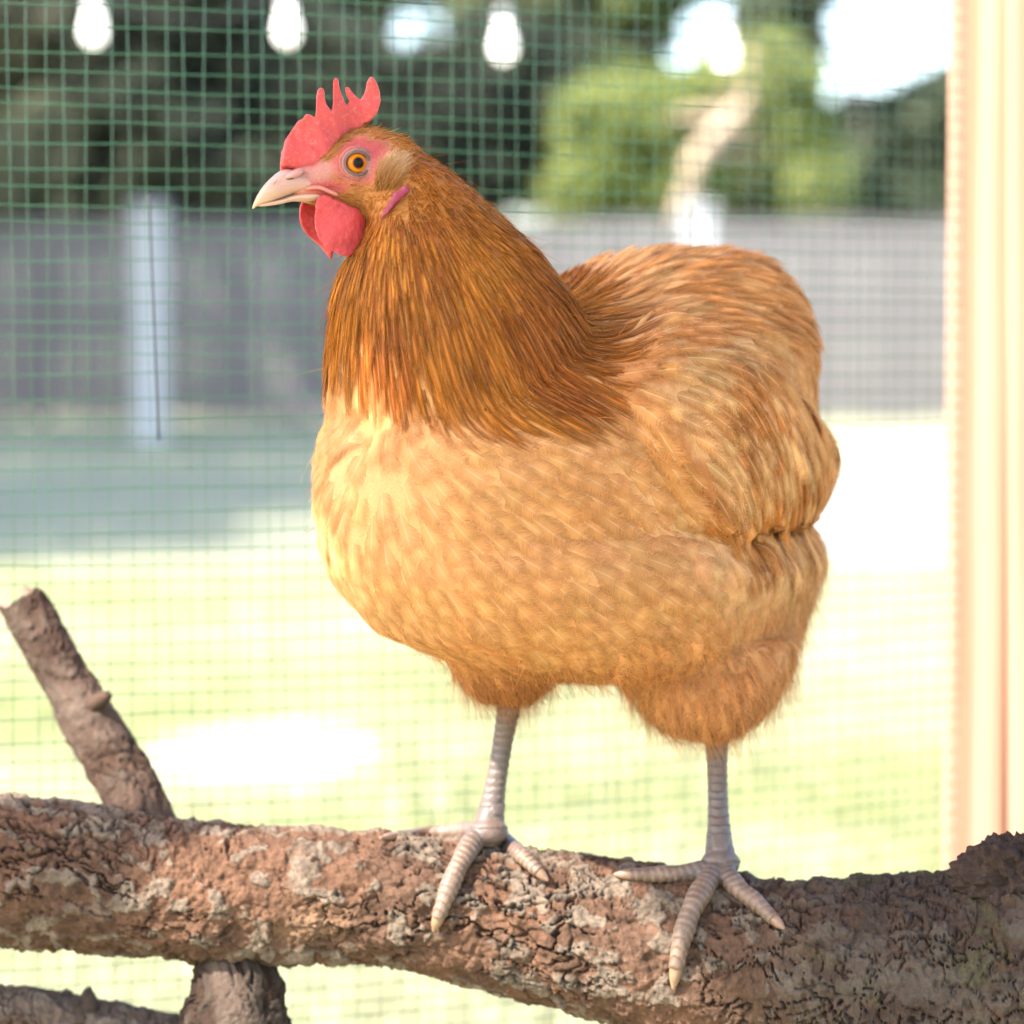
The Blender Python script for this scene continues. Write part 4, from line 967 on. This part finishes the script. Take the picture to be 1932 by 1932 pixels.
class Plume:
    def __init__(s): s.V, s.F, s.C, s.U, s.S, s.n = [], [], [], [], [], 0
    def add(s, p, n, L, W, kind, col, stiff, h0, h1, seg=7, curl=0.0, jit=0.1):
        spine, nor, dirs = [p.copy()], [n.copy()], []
        d = flow(p, n); d = d+rng.normal(size=3)*jit; d -= n*(d@n); d /= np.linalg.norm(d); x = p.copy(); nn = n.copy(); v = 1-(1-np.linspace(0, 1, seg+1))**1.5
        for k in range(seg):
            dirs.append(d); x = x+d*L*(v[k+1]-v[k])
            loc, ln, _, dist = bvh.find_nearest(Vector(x))
            loc, ln = np.array(loc), np.array(ln); sd_ = (x-loc)@ln
            x = loc+ln*(max(sd_, 0)*stiff); nn = nn*0.4+ln*0.6; nn /= np.linalg.norm(nn)
            spine.append(x.copy()); nor.append(nn.copy())
            d2 = flow(x, nn); d = d*(0.55)+d2*0.45; d -= nn*(d@nn); d /= np.linalg.norm(d)
        dirs.append(d)
        if kind == 'round': wv = np.where(v < 0.58, 0.35+0.65*np.sqrt(np.clip(v/0.58, 0, 1)), np.sqrt(np.clip(1-((v-0.58)/0.425)**2, 0, 1)))
        elif kind == 'point': wv = np.where(v < 0.45, 0.5+0.5*np.sqrt(v/0.45), np.clip(1-((v-0.45)/0.58)**1.7, 0.04, 1))
        else: wv = np.where(v < 0.75, 0.6+0.4*np.sqrt(v/0.75), np.sqrt(np.clip(1-((v-0.75)/0.27)**2, 0.02, 1)))
        us = np.array([-1, -0.5, 0, 0.5, 1]); sp, no, di = np.array(spine), np.array(nor), np.array(dirs); si = np.cross(no, di)
        hh = h0+(h1-h0)*v**1.3+curl*np.clip(v-0.6, 0, 1)**2*2.5; twist = rng.normal()*0.12
        G = sp[:, None]+no[:, None]*(hh[:, None]-W*0.13*us[None]**2*wv[:, None]+twist*W*0.5*us[None]*wv[:, None])[..., None]+si[:, None]*(us[None]*wv[:, None]*W/2)[..., None]
        m = 5; b_ = s.n; s.V.append(G.reshape(-1, 3)); s.n += (seg+1)*m
        I = b_+np.arange((seg+1)*m).reshape(seg+1, m); s.F.append(np.stack([I[:-1, :-1], I[:-1, 1:], I[1:, 1:], I[1:, :-1]], -1).reshape(-1, 4))
        s.U.append(np.stack(np.broadcast_arrays((us[None]+1)/2, v[:, None]), -1).reshape(-1, 2)); sdv = rng.random(); s.S.append(np.full((seg+1)*m, sdv)); s.C.append(np.repeat(col[None], (seg+1)*m, 0))
    def build(s, name, mat, parent, kind='stuff', origin=None):
        V = np.vstack(s.V)-(HO if origin is None else origin)
        o = mesh_obj(name, V, np.vstack(s.F), M[mat], parent, col=np.vstack(s.C), uv=np.vstack(s.U), attrs={'seed': np.concatenate(s.S)})
        if kind: o['kind'] = kind
        return o

P, N = scatter(150000)
q, qn, headm, cape, wing = regions(P); cx, cy, v = local_head(P)
fl_ = smooth01(qn[:, 1]-60*(qn[:, 0] < 1150), 1130, 1240)                       # belly fluff and thighs
rump = (1-smooth01(qn[:, 1], 560, 700))*smooth01(qn[:, 0], 1050, 1150)
kind = np.full(len(P), 0)                                  # 0 breast, 1 hackle, 2 wing, 3 saddle, 4 fluff
kind[(cape > 12)] = 1
kind[(wing > 0) & (kind == 0)] = 2
kind[(rump > 0.5) & (kind == 0)] = 3
kind[(fl_ > 0.5) & (kind == 0)] = 4
sp = np.array([0.0074, 0.0040, 0.0070, 0.0066, 0.0058])[kind]
sp = np.where(kind == 1, 0.0021+0.0015*smooth01(q[:, 1], 420, 620), sp)
cxs = cx+np.abs(v)*math.sin(AL)*KC; ok = (headm < 0.75) | (cxs > 1330) | ((cy > 1130) & (cxs > 1020)) | ((cxs > 1200) & (cy < 640))
P, N, kind, sp = P[ok], N[ok], kind[ok], sp[ok]
U_, UN = scatter(60000); uq, uqn, uh, uc, uw = regions(U_); sel = (uc > 8) & (uc < 100) & (uq[:, 1] > 520); U_, UN, uw = U_[sel], UN[sel], uw[sel]
uk = np.where((uw > 0), 2, 0); ku = thin(U_, np.full(len(U_), 0.0068)); U_, UN, uk = U_[ku], UN[ku], uk[ku]       # undercoat below the cape
keep = thin(P, sp); P, N, kind = np.vstack([P[keep], U_]), np.vstack([N[keep], UN]), np.concatenate([kind[keep], uk])
nund = len(U_)
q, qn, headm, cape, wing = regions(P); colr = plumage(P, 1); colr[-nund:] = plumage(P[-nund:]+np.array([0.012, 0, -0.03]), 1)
groups = {0: Plume(), 1: Plume(), 2: Plume(), 3: Plume(), 4: Plume()}
for i in range(len(P)):
    und = i >= len(P)-nund
    k = kind[i]; c = colr[i]*np.exp(rng.normal()*0.06)*np.exp(rng.normal(size=3)*0.02); r = rng.random()
    if k == 0:
        edge = float(smooth01(wing[i], -45, -5))           # side feathers loosely overlap the wing front
        groups[0].add(P[i]-(N[i]*0.0012 if und else 0), N[i], 0.034+0.008*r, 0.0200+0.005*r, 'round', c, 0.3, -0.001, (0.0002 if und else 0.0016+0.0016*rng.random()+0.003*edge), 8, 0, 0.12)
    elif k == 1:
        t = float(smooth01(q[i, 1], 330, 600)); L = (0.011+0.034*t)*(0.8+0.4*r); W = (0.0042+0.0026*t)*(0.8+0.5*r)
        c2 = c*np.exp(rng.normal()*0.16)
        groups[1].add(P[i], N[i], L, W, 'point', c2, 0.5, -0.0005, 0.0012+0.0018*rng.random()*t+0.0006, 7, 0.0, 0.15)
    elif k == 2:
        t = float(smooth01(qn[i, 1], 700, 960)); L = 0.030+0.012*t+0.006*r
        c2 = c*np.exp(rng.normal()*0.15)
        groups[2].add(P[i]-(N[i]*0.0012 if und else 0), N[i], L, 0.0140+0.0035*r, 'round', c2, 0.8, -0.001, (0.0003 if und else 0.0022+0.0022*rng.random()), 7, 0, 0.10)
    elif k == 3:
        groups[3].add(P[i], N[i], 0.034+0.010*r, 0.011+0.003*r, 'point', c*np.exp(rng.normal()*0.12), 0.5, -0.0005, 0.003+0.003*rng.random(), 7, 0.001, 0.14)
    else:
        groups[4].add(P[i], N[i], 0.024+0.010*r, 0.0125+0.004*r, 'round', c*np.exp(rng.normal()*0.12), 0.45, -0.001, 0.003+0.004*rng.random(), 6, 0.002, 0.22)
groups[0].build('breast_feathers', 'breast', hen); groups[1].build('neck_feathers', 'hackle', hen)
groups[3].build('saddle_feathers', 'saddle', hen); groups[4].build('belly_fluff', 'fluff', hen)
wingo = groups[2].build('wing_feathers', 'wing', hen)
print('feathers', [len(g.V) for g in groups.values()])

# flight and tail feathers, each one a part
def big_feather(name, pix, W, col, Y, up, mat='wing', lift=0.0):
    pts = catmull([at(x, y, Yv) for (x, y), Yv in zip(pix, Y)], 16); v = np.linspace(0, 1, 16); T = np.gradient(pts, axis=0); T /= np.linalg.norm(T, axis=1)[:, None]
    n = np.asarray(up, float); si = np.cross(n, T); si /= np.linalg.norm(si, axis=1)[:, None]; no = np.cross(T, si)
    wv = np.where(v < 0.8, 0.55+0.45*np.sqrt(v/0.8), np.sqrt(np.clip(1-((v-0.8)/0.215)**2, 0.01, 1))); us = np.linspace(-1, 1, 7)
    G = pts[:, None]+si[:, None]*(us[None]*wv[:, None]*W/2)[..., None]-no[:, None]*(W*0.12*us[None]**2*wv[:, None])[..., None]
    I = np.arange(16*7).reshape(16, 7); F = np.stack([I[:-1, :-1], I[:-1, 1:], I[1:, 1:], I[1:, :-1]], -1).reshape(-1, 4)
    U = np.stack(np.broadcast_arrays((us[None]+1)/2, v[:, None]), -1).reshape(-1, 2)
    return mesh_obj(name, hrel(G.reshape(-1, 3)), F, M[mat], hen, col=np.array([col])*np.ones((112, 1)), uv=U, attrs={'seed': np.full(112, rng.random())})
NS = -HLAT*0+np.array([0.35, -0.93, 0.1])
for j in range(9):               # wing quills showing along the rear edge of the folded wing
    t = j/8; x0, y0 = 1440+30*t, 760+40*t; x1, y1 = 1478+66*(1-t)*0.9, 990-125*(1-t)
    big_feather('wing_quill', [(x0, y0), ((x0+x1)/2+26-10*t, (y0+y1)/2-5), (x1, y1)], 0.017, np.array([0.396, 0.194, 0.065])*(0.85+0.3*rng.random()), [0.035, 0.03+0.012*t, 0.045-0.01*t], NS)
for j in range(8):               # short drooping tail
    t = j/7; big_feather('tail_feather', [(1400+60*t, 540+40*t), (1490+38*t-4*j % 3, 620+60*t), (1537+14*math.sin(t*3), 740+110*t)], 0.022, np.array([0.418, 0.216, 0.076])*(0.8+0.35*rng.random()), [0.11, 0.138-0.02*t, 0.128-0.04*t], np.array([0.75, -0.4+0.5*(1-t), 0.5]))

# ---- down: fine hair-like barbs
def hairs(name, P, N, length, width, colr, dirf, droop=0.3, splay=0.5, seg=4, rootcol=None):
    n = len(P); D = np.array([dirf(P[i], N[i]) for i in range(n)]); D = D+N*splay*rng.random((n, 1))+rng.normal(size=(n, 3))*0.28; D /= np.linalg.norm(D, axis=1)[:, None]
    L = length*(0.6+0.8*rng.random((n, 1))); side = np.cross(D, rng.normal(size=(n, 3))); side /= np.linalg.norm(side, axis=1)[:, None]; curve = rng.normal(size=(n, 3))*0.25+np.array([0, 0, -droop])
    rows = []
    for k in range(seg):
        t = k/(seg-1); c = P+D*L*t+curve*L*t*t*0.5; w_ = width*(1-0.9*t); rows.append(np.stack([c-side*w_, c+side*w_], 1))
    V = np.stack(rows, 1).reshape(-1, 3); b_ = (np.arange(n)*seg*2)[:, None]; F = []
    for k in range(seg-1): F.append(np.concatenate([b_+2*k, b_+2*k+1, b_+2*k+3, b_+2*k+2], 1))
    cc_ = np.repeat(colr, seg*2, 0)
    if rootcol is not None: t_ = np.tile(np.repeat(np.linspace(0, 1, seg)**0.7, 2), n)[:, None]; cc_ = cc_*t_+np.asarray(rootcol)*(1-t_)
    o = mesh_obj(name, hrel(V), np.vstack(F), M['hair'], hen, col=cc_); o['kind'] = 'stuff'; return o
P, N = scatter(60000); q, qn, headm, cape, wing = regions(P)
wt = np.clip(smooth01(qn[:, 1], 1225, 1300)*1.0+0.4*smooth01(qn[:, 1], 1100, 1250)*smooth01(qn[:, 0], 1150, 1280)+0.01+0.10*smooth01(cape, -10, 30)+0.35*smooth01(qn[:, 0], 1400, 1520)*(qn[:, 1] > 990), 0, 1)
ok = (rng.random(len(P)) < wt) & (headm < 0.3); P, N, q, qn = P[ok], N[ok], q[ok], qn[ok]
c = plumage(P, 2)*np.exp(rng.normal(size=(len(P), 1))*0.18); lowf = smooth01(qn[:, 1], 1150, 1300)
hairs('down', P+N*0.002, N, 0.013+0.006*lowf[:, None], 0.00013, c, flow, 0.25, 0.55)
# short bristles on the face
P, N = scatter(260000); cx, cy, v = local_head(P); q, qn, headm, cape, wing = regions(P)
fc, st = face_col(P); orange = (fc[:, 1] > 0.32*fc[:, 0]) & (fc[:, 2] < 0.2*fc[:, 0])
ok = (headm > 0.15) & (cx > 560) & (orange | (rng.random(len(P)) < 0.06)) & (np.hypot(cx-946, cy-800) > 150); P, N, cx, cy = P[ok], N[ok], cx[ok], cy[ok]
fc, st = face_col(P); cf = np.array([0.37, 0.15, 0.038])*np.exp(rng.normal(size=(len(P), 1))*0.30)*np.ones((1, 3)); dk = (cx < 960) & (cy < 720); cf[dk] *= 0.72; cf[~dk] *= np.array([1.08, 1.0, 0.85])
def fdir(p, n):
    d = -hf*0.9+np.array([0, 0, 0.12]); d = d-n*(d@n); return d/np.linalg.norm(d)
hairs('face_bristles', P, N, 0.0052, 0.00017, cf, fdir, 0.05, 0.14, 3)
# pale ear tuft
n = 1500; a = rng.random(n)*1.3-0.3; b_ = rng.random(n); rn = [on_head(1110+110*x+30*y, 985-150*y+30*rng.normal(), 1, 0.0006) for x, y in zip(a, b_)]; rootp = np.array([x for x, _ in rn]); rnn = np.array([x for _, x in rn])
tipv = -hf*0.8+np.array([0, 0, 0.42]); tipv /= np.linalg.norm(tipv)
cf = (np.array([0.48, 0.23, 0.075])*(1-b_[:, None])+np.array([0.68, 0.48, 0.29])*b_[:, None])*np.exp(rng.normal(size=(n, 1))*0.12)
hairs('ear_tuft', rootp, rnn, 0.0092, 0.00016, cf, lambda p, nn: (tipv-nn*(tipv@nn))*1.5, -0.05, 0.5, 4, (0.37, 0.16, 0.045))
